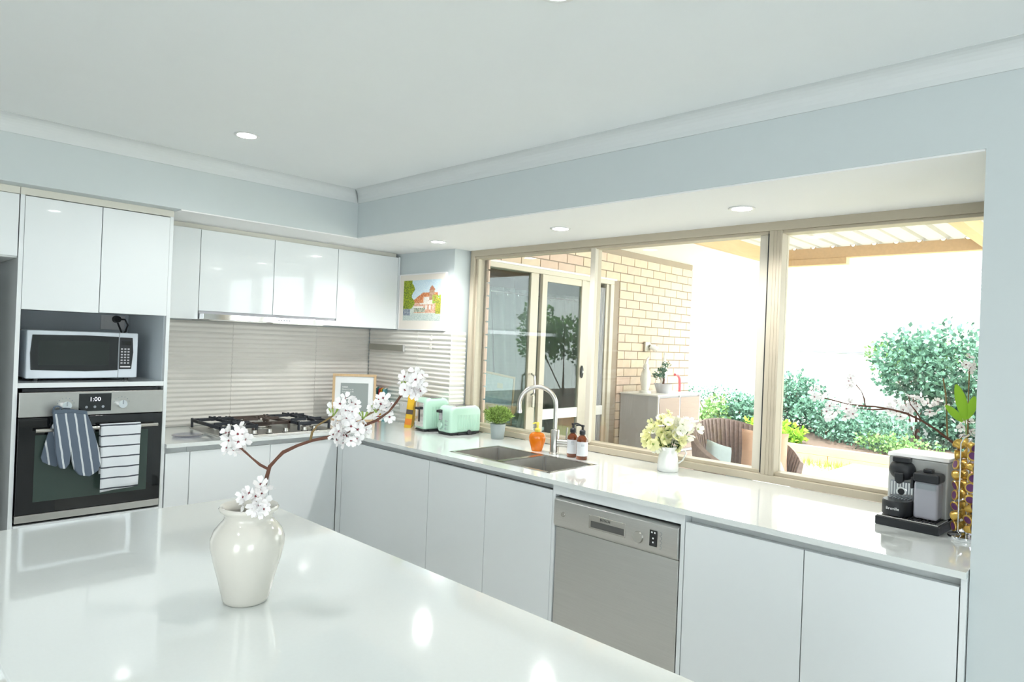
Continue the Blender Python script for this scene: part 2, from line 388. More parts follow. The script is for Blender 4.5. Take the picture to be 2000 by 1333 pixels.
# kitchen window
WX = .1365
win = tag(thing('window_1', 'wide beige aluminium sliding kitchen window over the bench', None), 'wide beige aluminium sliding kitchen window over the bench', kind='structure')
def wpart(name, a, b, m=M_frame, bev=.002): return MB().box(a, b).build(name, m, win, bevel=bev)
wpart('frame_head', (WX,-3.843,2.036),(WX+.10,-.93,2.078))
wpart('frame_head_track', (WX+.012,-3.843,2.022),(WX+.09,-.93,2.036))
wpart('frame_sill', (WX,-3.843,.902),(WX+.10,-.93,.934))
wpart('frame_sill_track', (WX+.022,-3.843,.934),(WX+.09,-.93,.950))
wpart('jamb', (WX,-.965,.93),(WX+.10,-.93,2.04))
wpart('jamb_bead', (WX+.02,-.985,.95),(WX+.05,-.965,2.025))
wpart('jamb', (WX,-3.843,.93),(WX+.10,-3.80,2.04))
wpart('sash_stile', (WX+.006,-1.948,.944),(WX+.034,-1.915,2.028), M_frame2)
wpart('sash_stile', (WX+.040,-1.942,.944),(WX+.075,-1.907,2.028))
wpart('sash_stile', (WX+.030,-2.915,.944),(WX+.065,-2.872,2.028), M_frame2)
wpart('mullion', (WX+.004,-2.985,.934),(WX+.085,-2.925,2.036))
for k in range(3): wpart('mullion_rib', (WX+.001,-2.943-.014*k,.936),(WX+.006,-2.947-.014*k,2.034), M_frame, 0)
wpart('gasket', (WX+.012,-2.925,.94),(WX+.02,-2.917,2.03), M_black, 0)
for ya, yb, x in ((-.985,-1.92,.02),(-1.935,-2.89,.055),(-2.985,-3.80,.06)):
    MB().box((WX+x, yb, .948),(WX+x+.004, ya, 2.024)).build('pane', M_clear, win)
# brick return of the window opening
ret = struct('wall_window_return', MB().box((.24,-.982,-.1),(.252,-.34,2.6)), M_mortar, 'pinkish brick return outside the kitchen window')
o = MB().box((0,0,0),(.0125,.02,.076)).build('tmp', M_brick2); bme = o.data; bpy.data.objects.remove(o)
for r in range(11, 26): inst(bme, 'brick', ret, (.2405, -.998, -.1+.086*r))

# ------------------------------------------------------------------ outside shell
struct('floor_patio', MB().box((.25,-8,-.2),(5.2,3.2,-.1)), M_paver, 'pale paved patio floor')
struct('floor_lawn', MB().box((5.2,-10,-.22),(7.5,6,-.11)), M_lawn, 'dry yellow green lawn strip')
struct('floor_garden_bed', MB().box((7.5,-10,-.3),(16,8,.08)), M_soil, 'dark mulch of the raised garden bed')
bw = struct('wall_brick', MB().box((2.60,-.332,-.1),(4.12,-.12,2.45)).box((.36,-.332,2.14),(2.60,-.12,2.45)), M_mortar, 'cream brick wall of the house wing beside the patio')
bm_ = [MB().box((0,0,0),(.23,.02,.076)) for _ in range(1)][0]
BR = []
for m in (M_brick, M_brick2, M_brick3):
    o = MB().box((0,0,0),(.23,.02,.076)).build('tmp', m); BR.append(o.data); bpy.data.objects.remove(o)
BH = []
for m in (M_brick, M_brick2, M_brick3):
    o = MB().box((0,0,0),(.11,.02,.076)).build('tmp', m); BH.append(o.data); bpy.data.objects.remove(o)
rb = random.Random(11)
for r in range(30):
    z = -.1 + .086*r
    if z + .076 > 2.45: break
    off = .12 if r % 2 else 0
    x = 4.12 - off
    if off: inst(rb.choice(BH), 'brick', bw, (4.01, -.342, z))
    while x > .5:
        x0 = x - .23
        over = z > 2.13
        if x0 >= 2.60: inst(rb.choice(BR), 'brick', bw, (x0, -.342, z))
        elif over and x0 > .7: inst(rb.choice(BR), 'brick', bw, (x0, -.342, z))
        elif x0 + .11 >= 2.60 and not over: inst(rb.choice(BH), 'brick', bw, (x0+.12, -.342, z))
        x -= .24
struct('ceiling_eave', MB().box((.25,-1.16,2.45),(4.6,-.12,2.47)), M_soffit, 'white eave lining along the brick wing')
struct('wall_gable', MB().box((.24,-8,2.10),(.30,-.34,2.9)), M_brick, 'brickwork above the kitchen window')
struct('wall_kitchen_outer', MB().box((.241,LP,-.1),(.30,-.985,.86)), M_brick, 'outer brick face below the kitchen window')
struct('wall_pier_outer', MB().box((.241,-8.0,-.1),(.30,LP-.0,2.1)), M_brick, 'outer brick face beside the kitchen window')

# sliding door of the wing
dr = tag(thing('door_1', 'cream aluminium sliding glass door in the brick wing', None), 'cream aluminium sliding glass door in the brick wing', kind='structure')
def dp(name, a, b, m=M_frame2, bev=.003): return MB().box(a, b).build(name, m, dr, bevel=bev)
dp('frame_head', (.37,-.335,2.09),(2.60,-.22,2.138))
dp('head_flashing', (.37,-.352,2.128),(2.62,-.30,2.146), M_whitel)
dp('jamb', (2.545,-.335,-.1),(2.60,-.22,2.09))
dp('frame_sill', (.37,-.335,-.1),(2.545,-.22,-.06))
dp('mullion', (1.405,-.318,-.06),(1.505,-.285,2.09))
dp('sash_stile', (1.535,-.335,-.06),(1.60,-.30,2.09))
dp('sash_stile', (2.09,-.335,-.06),(2.15,-.30,2.09))
dp('sash_rail', (1.60,-.33,.815),(2.09,-.30,.905), M_whitel)
dp('sash_rail', (1.60,-.33,2.03),(2.09,-.30,2.09)); dp('sash_rail', (1.60,-.33,-.06),(2.09,-.30,.03))
MB().box((.37,-.302,-.06),(1.405,-.297,2.09)).build('pane', M_doorglass, dr)
MB().box((1.60,-.318,.905),(2.09,-.314,2.03)).build('pane', M_doorglass, dr)
MB().box((1.60,-.318,.03),(2.09,-.314,.815)).build('pane', M_doorglass, dr)
scr = dp('screen_panel', (2.31,-.300,-.06),(2.50,-.296,2.05), M_mesh, 0)
for k in range(9): MB().box((2.32+.02*k,-.303,-.06),(2.326+.02*k,-.30,2.05)).build('screen_fold', M_grey, scr)
dp('screen_stile', (2.152,-.296,-.06),(2.31,-.265,2.09), M_frame2); dp('screen_stile', (2.50,-.315,-.06),(2.545,-.285,2.09), M_frame2)
dp('screen_rail', (2.31,-.318,.815),(2.50,-.285,.905), M_whitel)
lk = MB().ell((2.12,-.345,1.235),(.022,.012,.06)).build('lock', M_black, dr, smooth=40)
MB().ell((2.12,-.357,1.235),(.008,.006,.012)).build('lock_button', M_white, lk, smooth=40)
hd = MB().tube([(1.435,-.335,1.04),(1.435,-.37,1.06),(1.435,-.375,1.13),(1.435,-.37,1.2),(1.435,-.335,1.22)], .011, 8).build('pull_handle', M_chrome, dr, smooth=40)
MB().box((1.445,-.35,.93),(1.475,-.335,1.03)).build('latch_plate', M_kbar, dr, bevel=.004)

# lounge behind the glass door
struct('floor_lounge', MB().box((.36,-.20,-.12),(6,3.2,-.02)), M_carpet, 'carpeted floor of the lounge behind the glass door')
struct('wall_lounge_far', MB().box((.3,2.6,-.1),(6,2.7,2.45)), M_inwall, 'far wall of the lounge behind the glass door')
struct('wall_lounge_side', MB().box((4.12,-.12,-.1),(4.22,2.6,2.45)), M_inwall, 'side wall of the lounge behind the glass door')
struct('wall_lounge_near', MB().box((.26,-.12,-.1),(.36,2.6,2.45)), M_inwall, 'wall shared by kitchen and lounge')
struct('ceiling_lounge', MB().box((.26,-.12,2.40),(4.22,2.7,2.45)), M_soffit, 'white ceiling of the lounge behind the glass door')
struct('trim_5', MB().box((.36,2.5,2.26),(4.12,2.6,2.40)), M_soffit, 'white cornice in the lounge behind the glass door')
def curtain(name, label, x0, x1, lean0, lean1, y, z0, z1, n):
    mb = MB(); m = n*6; vs = []
    for zz, k in ((z0,1),(z1,0)):
        for i in range(m+1):
            u = i/m; x = x0+lean0*k + (x1+lean1*k-x0-lean0*k)*u
            vs.append((x, y+.035*math.sin(u*n*2*PI), zz))
    mb.add(vs, [(i,i+1,m+2+i,m+1+i) for i in range(m)])
    t = thing(name, label, 'curtain')
    o = mb.build('drape', M_curtain, t, smooth=60); sd = o.modifiers.new('s','SOLIDIFY'); sd.thickness = .006
    for k in range(n):
        x = x0 + (x1-x0)*(k+.5)/n
        MB().tube([(x+.024*math.cos(a), y, z1-.05+.024*math.sin(a)) for a in [i*PI/5 for i in range(11)]], .006, 6).build('eyelet', M_chrome, t, smooth=40)
curtain('curtain', 'grey green eyelet curtain hanging behind the fixed door pane, left of the slanting gap', .5, 1.47, 0, .18, .25, .02, 1.985, 6)
curtain('curtain', 'grey green eyelet curtain behind the sliding door pane, right of the slanting gap', 1.53, 2.9, .20, 0, .29, .02, 2.0, 9)
t = thing('curtain_rod', 'thin curtain rod carrying the grey curtains behind the glass', 'curtain rod')
MB().cyl((.42,.27,1.955),(3.4,.27,1.955),.011).build('rod', M_nickel, t, smooth=40)
for x in (.45, 3.38): MB().box((x-.01,.26,1.945),(x+.01,.29,2.39)).build('bracket', M_nickel, t)
# seascape leaning behind glass
t = thing('framed_seascape', 'framed seascape print leaning behind the glass door', 'picture', (1.38,.02,.755))
MM = Matrix.Rotation(.22,4,'Y') @ Matrix.Rotation(-.12,4,'X')
t.rotation_euler = (-.1, .16, 0)
for nm, a, b in (('frame_rail',(-.21,0,0),(.21,.02,.02)),('frame_rail',(-.21,0,.43),(.21,.02,.45)),('frame_stile',(-.21,0,.02),(-.19,.02,.43)),('frame_stile',(.19,0,.02),(.21,.02,.43))):
    MB().box(a, b).build(nm, M_oak, t, bevel=.002)
def seacol(u, v):
    n = .04*math.sin(37*u+11*v)*math.sin(23*v+5*u)
    if v > .5: c = (.30+.2*v+n,.45+.12*v+n,.58+n)
    elif v > .34: c = (.20+n,.34+n,.46+n)
    else: c = (.42+n,.50+n,.44+n)
    if abs(u-.55) < .09 and abs(v-.78) < .06: c = (.62,.58,.42)
    return c
colgrid('print', 26, 26, lambda u,v: (-.19+.38*u, .008, .02+.41*v), seacol, M_paint, t)
t = thing('side_table', 'low pale side table behind the glass door', 'table', (1.4,.0,-.02))
MB().box((-.6,-.14,.70),(.45,.18,.735)).build('table_top', M_whitel, t, bevel=.004)
for x in (-.57,.42):
    for y in (-.11,.15): MB().box((x-.015,y-.015,0),(x+.015,y+.015,.70)).build('leg', M_whitel, t)
t = MB().lathe([(.0,0),(.045,0),(.045,.22),(0,.22)], n=20).build('paper_roll', M_white, None, (1.24,-.06,.716), smooth=40)
tag(t, 'white paper roll standing before the seascape behind the glass', 'paper roll')
t = thing('draped_cloth', 'pale cone of draped fabric behind the door mullion', 'fabric', (1.70,-.06,.715))
mb = MB(); n = 40
vs = [( (.12*(1-v)+.045*v)*(1+.1*math.sin(7*a))*math.cos(a), (.06*(1-v)+.03*v)*(1+.1*math.sin(7*a))*math.sin(a), .27*v) for v in (0,.25,.5,.75,1) for a in [2*PI*i/n for i in range(n)]]
mb.add(vs, [(j*n+i, j*n+(i+1)%n, (j+1)*n+(i+1)%n, (j+1)*n+i) for j in range(4) for i in range(n)] + [tuple(range(n)), tuple(range(4*n,5*n))])
mb.build('cloth', M_fabric, t, smooth=60)

# patio roof
t = thing('patio_roof', 'translucent corrugated patio roof on pine beams', 'roof', (0,0,0))
for i in range(10):
    y0 = -1.10 - .76*i
    mb = MB(); m = 8*6; vs = []
    for x, dz in ((.30,.0),(4.55,-.0)):
        for k in range(m+1):
            y = y0 - .78*k/m; ph = (k/m*.78/.19) % 1
            z = 2.60 + (.03 if ph < .16 else 0) + (.0 if x < 1 else -.02)
            vs.append((x, y, z))
    mb.add(vs, [(k,k+1,m+2+k,m+1+k) for k in range(m)])
    mb.build('roof_sheet', M_roof, t)
MB().box((4.25,-8,2.465),(4.34,-1.14,2.575)).build('beam', M_beam, t, bevel=.004)
MB().box((4.24,-1.95,2.40),(4.35,-1.15,2.465)).build('beam_packer', M_beam, t, bevel=.004)
MB().box((.9,-8,2.50),(.98,-1.2,2.585)).build('purlin', M_beam, t, bevel=.004)
for y in (-3.13,-5.2): MB().box((.3,y-.05,2.475),(4.25,y+.05,2.585)).build('rafter', M_beam, t, bevel=.004)
MB().box((.3,-1.20,2.44),(4.62,-1.16,2.585)).build('fascia', M_beam, t, bevel=.003)
for y in (-1.25,-7.5): MB().box((4.25,y-.05,-.1),(4.34,y+.05,2.465)).build('post', M_beam, t) if y < -2 else None
for i in range(9):
    y = -1.45 - .19*i*1.0
    MB().lathe([(0,0),(.018,.004),(.03,.02),(.02,.035),(0,.04)], (4.20,y,2.555), 8).build('gap_clip', M_chrome, t, smooth=50)

# ================================================================== BENCH AND CABINETS
mb = MB()
ZT0, ZT1 = .88, .90
SX0, SX1, SY0, SY1 = -.515, -.18, -2.235, -1.565
mb.box((-1.598,-.622,ZT0),(-.62,-.0005,ZT1)).box((-.622,-.919,ZT0),(-.0005,-.0005,ZT1))
mb.box((-.622,SY1,ZT0),(.1355,-.9285,ZT1)).box((-.622,SY0,ZT0),(SX0,SY1,ZT1)).box((SX1,SY0,ZT0),(.1355,SY1,ZT1)).box((-.622,-3.843,ZT0),(.1355,SY0,ZT1))
mb.box((-.622,-.9285,ZT0),(-.0005,-.919,ZT1))
tag(mb.build('benchtop', M_stone, None), 'white stone benchtop running under the window and around the corner to the cooktop', 'benchtop')

def base_unit(label, y0, y1, doors, corner=False, hollow=False):
    t = thing('base_cabinet', label, 'cabinet', (-.3,(y0+y1)/2,0), group='base cabinets under the window bench')
    ox, oy = .3, -(y0+y1)/2
    def P(x,y,z): return (x+ox, y+oy, z)
    mb = MB()
    if hollow:
        mb.box(P(-.584,y1+.001,.1),P(-.02,y1+.017,.845)).box(P(-.584,y0-.017,.1),P(-.02,y0-.001,.845)).box(P(-.584,y1+.017,.1),P(-.02,y0-.017,.118)).box(P(-.555,y1+.001,.845),P(-.54,y0-.001,.879))
    else:
        mb.box(P(-.584,y1+.001,.1),P(-.02,y0-.001,.845)).box(P(-.555,y1+.001,.845),P(-.02,y0-.001,.879))
    mb.build('body', M_carc, t)
    MB().box(P(-.55,y1+.001,.0),P(-.53,y0-.001,.1)).build('kickboard', M_carc, t)
    for a, b in doors:
        MB().box(P(-.603,b+.0015,.105),P(-.585,a-.0015,.850)).build('door', M_gloss, t, bevel=.0015)
    if corner:
        MB().box(P(-.603,-.658,.105),P(-.585,-.604,.850)).build('corner_filler', M_gloss, t)
base_unit('white gloss corner base cabinet with a blank end beside the cooktop run', -.604, -1.486, [(-.660,-1.486)], corner=True)
base_unit('white gloss two-door base cabinet under the sink', -1.486, -2.333, [(-1.486,-1.916),(-1.916,-2.333)], hollow=True)
base_unit('white gloss two-door base cabinet between dishwasher and wall pier', -2.972, -3.826, [(-2.972,-3.400),(-3.400,-3.826)])
t = MB().box((-.603,-3.843,0),(-.02,-3.828,.879)).build('end_panel', M_gloss, None); tag(t, 'narrow white end panel between the last base cabinet and the pier', 'panel')
t = thing('dishwasher_surround', 'white panel framing the dishwasher under the bench', 'panel', (-.3,-2.65,0))
MB().box((-.303,.301,0),(.28,.316,.879)).build('side_panel', M_gloss, t)
MB().box((-.303,-.3205,0),(.28,-.305,.879)).build('side_panel', M_gloss, t)
MB().box((-.303,-.305,.838),(-.285,.301,.879)).build('top_filler', M_gloss, t)
# dishwasher
t = thing('dishwasher', 'stainless steel dishwasher under the window bench', 'dishwasher', (-.3,-2.652,0))
MB().box((-.27,-.297,.05),(.27,.297,.83)).build('body', M_carc, t)
MB().box((-.300,-.297,.10),(-.27,.297,.70)).build('door_panel', M_steelx, t, bevel=.003)
cp = MB().prism([(-.315,.716),(-.307,.702),(-.27,.702),(-.27,.828),(-.303,.828),(-.315,.818)], -.2995, .2995, 1).build('control_panel', M_steelx, t, bevel=.003)
MB().box((-.318,-.07,.735),(-.314,.11,.792)).build('handle_surround', M_nickel, cp, bevel=.002)
MB().box((-.3195,-.064,.742),(-.317,.098,.768)).build('grip_recess_shade', M_recess_shade, cp, bevel=.004)  # flat dark plate, its colour stands in for the shade inside the grip
text('lettering', 'BOSCH', .015, M_black, cp, frame_m((-.3186,.052,.7755),(0,-1,0),(0,0,1)))
MB().cyl((-.3152,.0,0),(-.3152,0,.001),.001)
MB().cyl((-.314,-.128,.752),(-.322,-.128,.752),.024,.021,24).build('program_dial', M_nickel, cp, smooth=40)
MB().box((-.3175,-.212,.733),(-.314,-.180,.793)).build('display', M_blackg, cp)
for z, y in ((.785,-.19),(.785,-.203),(.763,-.196),(.748,-.196)): MB().box((-.3182,y-.003,z-.003),(-.3174,y+.003,z+.003)).build('display_symbol', M_pw, cp)
for k in range(4): MB().tube([(-.3155,-.224-.008*math.sin(a),.786-.017*k+.007*math.cos(a)) for a in [i*PI/5 for i in range(6)]], .0008, 5).build('button', M_ink, cp)
MB().cyl((-.314,.247,.762),(-.319,.247,.762),.011,.010,16).build('power_button', M_nickel, cp, smooth=40)

# stove run
def stove_unit(label, x0, x1, doors):
    t = thing('base_cabinet', label, 'cabinet', ((x0+x1)/2,-.3,0), group='base cabinets under the cooktop bench')
    ox = -(x0+x1)/2
    MB().box((x0+ox+.001,-.284,.1),(x1+ox-.001,.28,.845)).box((x0+ox+.001,-.255,.845),(x1+ox-.001,.28,.879)).build('body', M_carc, t)
    MB().box((x0+ox,-.25,0),(x1+ox,-.23,.1)).build('kickboard', M_carc, t)
    for a, b in doors: MB().box((a+ox+.0015,-.303,.105),(b+ox-.0015,-.285,.850)).build('door', M_gloss, t, bevel=.0015)
stove_unit('narrow white gloss base cabinet beside the oven tower', -1.597, -1.476, [(-1.597,-1.476)])
stove_unit('white gloss two-door base cabinet under the gas cooktop', -1.476, -.625, [(-1.476,-1.037),(-1.037,-.6045)])

# oven tower
TX0, TX1, TY = -2.219, -1.617, -.60
t = thing('oven_tower', 'tall white gloss cabinet housing oven and microwave', 'cabinet', (-1.918,-.3,0))
ox, oy = 1.918, .3
def TB(a, b): return MB().box((a[0]+ox,a[1]+oy,a[2]),(b[0]+ox,b[1]+oy,b[2]))
TB((-2.236,TY,0),(TX0,-.002,2.05)).build('side_panel', M_gloss, t, bevel=.001)
TB((TX1,TY,0),(-1.600,-.002,2.05)).build('side_panel', M_gloss, t, bevel=.001)
TB((TX0,-.58,1.20),(TX1,-.02,1.218)).box((TX0+ox,-.599+oy,1.196),(TX1+ox,-.58+oy,1.218)).build('shelf', M_gloss, t)
TB((TX0,-.02,.0),(TX1,-.003,2.05)).build('back_panel', M_niche, t)
TB((TX0,-.58,1.55),(TX1,-.02,2.049)).build('upper_box', M_carc, t)
TB((TX0+.001,-.602,1.545),(-1.919,-.583,2.046)).build('door', M_gloss, t, bevel=.0015)
TB((-1.916,-.602,1.548),(TX1-.001,-.583,2.046)).build('door', M_gloss, t, bevel=.0015)
TB((TX0+.001,-.602,.1),(TX1-.001,-.583,.585)).build('drawer_front', M_gloss, t, bevel=.0015)
TB((-2.236,-.60,2.05),(-1.600,-.56,2.0812)).build('filler', M_filler, t)
TB((TX0,-.57,.0),(TX1,-.03,.09)).build('plinth', M_carc, t)
TB((TX0+.0005,-.575,1.218),(TX0+.0035,-.021,1.55)).build('niche_lining', M_niche, t); TB((TX1-.0035,-.575,1.218),(TX1-.0005,-.021,1.55)).build('niche_lining', M_niche, t)
# fridge overhead cabinet
t = thing('overhead_cabinet', 'white gloss overhead cabinet above the fridge recess', 'cabinet', (-2.7,-.3,1.77))
MB().box((-.45,-.28,0),(.462,.28,.279)).build('body', M_carc, t)
MB().box((-.012,-.302,.006),(.460,-.283,.278)).build('door', M_gloss, t, bevel=.0015); MB().box((-.45,-.302,.006),(-.015,-.283,.278)).build('door', M_gloss, t, bevel=.0015)
MB().box((-.45,-.30,.28),(.462,-.26,.311)).build('filler', M_filler, t)

t = thing('fridge', 'unseen grey fridge added in the recess to darken the gap beside the oven tower', 'fridge', (-2.80,-.34,0))  # out of view, added to darken the gap beside the tower
MB().box((-.40,-.27,.02),(.40,.30,1.72)).build('body', M_steelx, t, bevel=.004)
MB().box((-.398,-.315,.62),(.398,-.272,1.718)).build('door', M_steelx, t, bevel=.006); MB().box((-.398,-.315,.03),(.398,-.272,.612)).build('drawer', M_steelx, t, bevel=.006)
for x in (-.3,.3): MB().box((x-.03,-.2,0),(x+.03,.2,.02)).build('foot', M_black, t)
# oven
t = thing('wall_oven', 'built-in stainless steel and black glass oven in the tower', 'oven', (-1.918,-.3,.594))
def OB(x0,y0,z0,x1,y1,z1): return MB().box((x0+1.918,y0+.3,z0-.594),(x1+1.918,y1+.3,z1-.594))
OB(-2.205,-.58,.60,-1.63,-.05,1.17).build('body', M_black, t)
OB(-2.20,-.59,1.178,-1.64,-.575,1.190).build('vent_slot', M_black, t)
cp = OB(-2.214,-.612,1.066,-1.622,-.58,1.176).build('control_panel', M_steel, t, bevel=.002)
OB(-1.987,-.6135,1.083,-1.853,-.611,1.166).build('display', M_blackg, cp)
text('clock_digits', '1:00', .028, M_ledw, cp, frame_m((-1.945+1.918,-.614+.3,1.130-.594),(1,0,0),(0,0,1)))
for k in range(3): MB().cyl((-1.955+.034*k+1.918,-.3135,1.103-.594),(-1.955+.034*k+1.918,-.3145,1.103-.594),.006,n=12).build('touch_key', M_ink, cp)
for x in (-2.038,-1.808):
    kb = MB().cyl((x+1.918,-.312,1.114-.594),(x+1.918,-.338,1.114-.594),.022,.019,28).build('knob', M_chrome, cp, smooth=40)
    MB().box((x+1.916,-.3395,1.114-.594),(x+1.920,-.3375,1.132-.594)).build('knob_pointer', M_ink, kb)
    for j in range(7):
        a = PI*(.1+.8*j/6); MB().box((x+1.918+.034*math.cos(a)-.002,-.3128,.520+.034*math.sin(a)-.002),(x+1.918+.034*math.cos(a)+.002,-.312,.520+.034*math.sin(a)+.002)).build('dial_mark', M_ink, cp)
d = OB(-2.214,-.612,.632,-1.622,-.58,1.062).build('door', M_blackg, t, bevel=.002)
OB(-2.15,-.6125,.685,-1.685,-.6115,.985).build('door_window', M_ovenin, d)
OB(-2.214,-.612,.597,-1.622,-.58,.630).build('bottom_trim', M_steel, t, bevel=.002)
hz = 1.008-.594
MB().cyl((-2.155+1.918,-.345,hz),(-1.652+1.918,-.345,hz),.0085).build('handle', M_nickel, d, smooth=40)
for x in (-2.115,-1.692): MB().cyl((x+1.918,-.31,hz),(x+1.918,-.345,hz),.007,n=12).build('handle_post', M_nickel, d, smooth=40)
# oven mitts
def mitt(label, out, y, th, m):
    cx = sum(p[0] for p in out)/len(out)
    t = thing('oven_mitt', label, 'oven mitt', (cx, y, 1.0), group='striped oven mitts on the oven handle')
    poly = [(x-cx, z-1.0) for x, z in out]
    MB().prism(poly, -th, th, 1).build('mitt_body', m, t, bevel=.009, seg=3)
    return t, cx
o1 = [(-2.099,1.092),(-2.036,1.092),(-1.967,1.081),(-1.941,1.01),(-1.915,.917),(-1.902,.851),(-1.913,.812),(-1.948,.789),(-1.989,.799),(-2.008,.825),(-2.019,.863),(-2.024,.900),(-2.029,.855),(-2.044,.834),(-2.067,.839),(-2.084,.911),(-2.091,.999)]
t, cx = mitt('front blue oven mitt with white stripes hung on the oven handle', o1, -.671, .012, M_mitt)
MB().prism([(-2.102-cx,.084),(-2.034-cx,.086),(-1.966-cx,.075),(-1.968-cx,.092),(-2.034-cx,.102),(-2.1-cx,.102)], -.014, .014, 1).build('cuff_binding', M_mittdark, t, bevel=.004)
MB().tube([(-2.083-cx+.014*math.cos(a), 0, .106+.012*math.sin(a)) for a in [i*PI/6 for i in range(13)]], .004, 6).build('hanging_loop', M_mittdark, t, smooth=40)
o2 = [(-2.085,1.045),(-2.107,.999),(-2.131,.888),(-2.124,.867),(-2.10,.852),(-2.069,.838),(-2.045,.90),(-2.04,1.045)]
mitt('rear blue striped oven mitt half hidden behind the front mitt', o2, -.637, .009, M_mitt)
# towel
t = thing('tea_towel', 'white tea towel with thin dark bands on the oven handle', 'towel', (-1.818,-.645,1.008))
mb = MB(); prof = []
for k in range(13): prof.append((-.016-.004*math.sin(k*.5), -.29+.29*k/12))
for k in range(1,6): a = PI*k/6; prof.append((-.016*math.cos(a), .016*math.sin(a)))
for k in range(8): prof.append((.016-.006*(k/7), -.22*k/7))
nx = 14; vs = []
for j, (yy, zz) in enumerate(prof):
    for i in range(nx+1):
        u = i/nx; w = .0035*math.sin(u*9+zz*6)*min(1, max(0,-zz*6)); narrow = 1 - .05*max(0,-zz/.29)
        vs.append(((u-.5)*.172*narrow, yy+w, zz - (.012*(1-u) if zz < -.2 and yy < 0 else 0)))
mb.add(vs, [(j*(nx+1)+i, j*(nx+1)+i+1, (j+1)*(nx+1)+i+1, (j+1)*(nx+1)+i) for j in range(len(prof)-1) for i in range(nx)])
o = mb.build('cloth', M_towel, t, smooth=70); sd = o.modifiers.new('s','SOLIDIFY'); sd.thickness = .002; sd.offset = 0

# microwave
t = thing('microwave', 'white microwave with black door standing in the tower niche', 'microwave', (-1.945,-.31,1.2185), .03)
bx = MB().box((-.232,-.16,.012),(.230,.19,.235)).build('body', M_mw, t, bevel=.006)
fr = MB().box((-.236,-.185,.012),(.232,-.16,.236)).build('front_frame', M_mw, t, bevel=.006)
d = MB().prism([(-.218,.052),(-.222,.13),(-.216,.215),(0,.218),(.142,.215),(.142,.05),(0,.045)], -.1885, -.184, 1).build('door_glass', M_blackg, t, bevel=.002)
MB().box((-.19,-.1892,.075),(.10,-.1882,.19)).build('viewing_window', M_mwwin, d)
cp = MB().prism([(.147,.055),(.147,.213),(.205,.212),(.210,.14),(.203,.056)], -.1885, -.184, 1).build('control_panel', M_black, t, bevel=.002)
MB().box((.155,-.1893,.175),(.196,-.1883,.195)).build('display', M_blackg, cp)
for r in range(6):
    for c in range(3): MB().box((.153+.015*c,-.1895,.082+.014*r),(.162+.015*c,-.1883,.089+.014*r)).build('key', M_grey, cp)
MB().box((.152,-.1895,.064),(.198,-.1883,.070)).build('start_key', M_pw, cp)
MB().box((.1435,-.1872,.012),(.1455,-.1845,.236)).build('door_gap', M_ink, t)
for x in (-.19,.19): MB().cyl((x,-.15,0),(x,-.15,.013),.012,n=12).build('foot', M_black, t); MB().cyl((x,.15,0),(x,.15,.013),.012,n=12).build('foot', M_black, t)
for r in range(5):
    for c in range(6): MB().box((-.2335,.0+.022*c,.05+.018*r),(-.2318,.012+.022*c,.058+.018*r)).build('vent_slit', M_ink, bx)
t = thing('power_plug', 'black round plug and looped cord above the microwave', 'plug', (-1.685,-.03,1.525))
MB().cyl((0,0,0),(0,-.035,0),.021,.017,20).build('plug', M_black, t, smooth=40)
MB().tube([(.0,-.035,0),(.03,-.05,.0),(.045,-.05,-.03),(.035,-.05,-.065),(.02,-.045,-.085)], .0045, 8).build('cord', M_black, t, smooth=60)
MB().tube([(.0,-.03,-.02),(.008,-.045,-.05),(.02,-.045,-.08),(.022,-.04,-.09)], .0045, 8).build('cord', M_black, t, smooth=60)
MB().tube([(.085,-.06,-.13),(.103,-.06,-.16),(.105,-.06,-.19),(.085,-.06,-.22)], .0045, 8).build('cord', M_black, t, smooth=60)
t = thing('power_outlet', 'white power outlet on the back of the microwave niche', 'outlet', (-1.70,-.021,1.50))
MB().box((-.06,-.008,-.035),(.06,0,.045)).build('plate', M_white, t, bevel=.003); MB().box((-.045,-.0105,.012),(-.03,-.008,.032)).build('switch', M_white, t, bevel=.001)

# wall cupboards
def upper(label, x0, x1, zb, doors, endp=False):
    t = thing('wall_cupboard', label, 'cupboard', ((x0+x1)/2,-.17,zb), group='gloss wall cupboards')
    ox = -(x0+x1)/2
    MB().box((x0+ox+.0005,-.16,.003),(x1+ox-.0005,.165,2.049-zb)).build('body', M_carc, t)
    for a, b in doors: MB().box((a+ox+.0015,-.180,0),(b+ox-.0015,-.162,2.046-zb)).build('door', M_gloss, t, bevel=.0015)
    if endp: MB().box((x1+ox+.0005,-.180,0),(x1+ox+.016,.165,2.05-zb)).build('end_panel', M_gloss, t)
    MB().box((x0+ox,-.15,2.05-zb),(x1+ox,-.11,2.0752-zb)).build('filler', M_filler, t)
upper('narrow white gloss wall cupboard beside the oven tower', -1.597, -1.367, 1.543, [(-1.597,-1.367)])
upper('white gloss double wall cupboard above the rangehood', -1.367, -.497, 1.592, [(-1.367,-.932),(-.932,-.497)])
upper('white gloss wall cupboard beside the framed painting', -.497, -.018, 1.545, [(-.497,-.018)], True)
# rangehood
t = thing('rangehood', 'slim slide-out stainless steel rangehood under the wall cupboards', 'rangehood', (-.932,-.2,1.545))
MB().box((-.430,-.145,.0),(.430,.18,.046)).build('body', M_grey, t)
v = MB().box((-.432,-.215,.0),(.435,-.147,.032)).build('visor', M_chrome, t, bevel=.002)
for k in range(5): MB().cyl((.01+.017*k,-.2152,.015),(.01+.017*k,-.218,.015),.004,n=12).build('button', M_ink, v)
MB().box((-.36,-.12,-.003),(-.02,.14,.0)).build('grease_filter', M_nickel, t); MB().box((.02,-.12,-.003),(.36,.14,.0)).build('grease_filter', M_nickel, t)

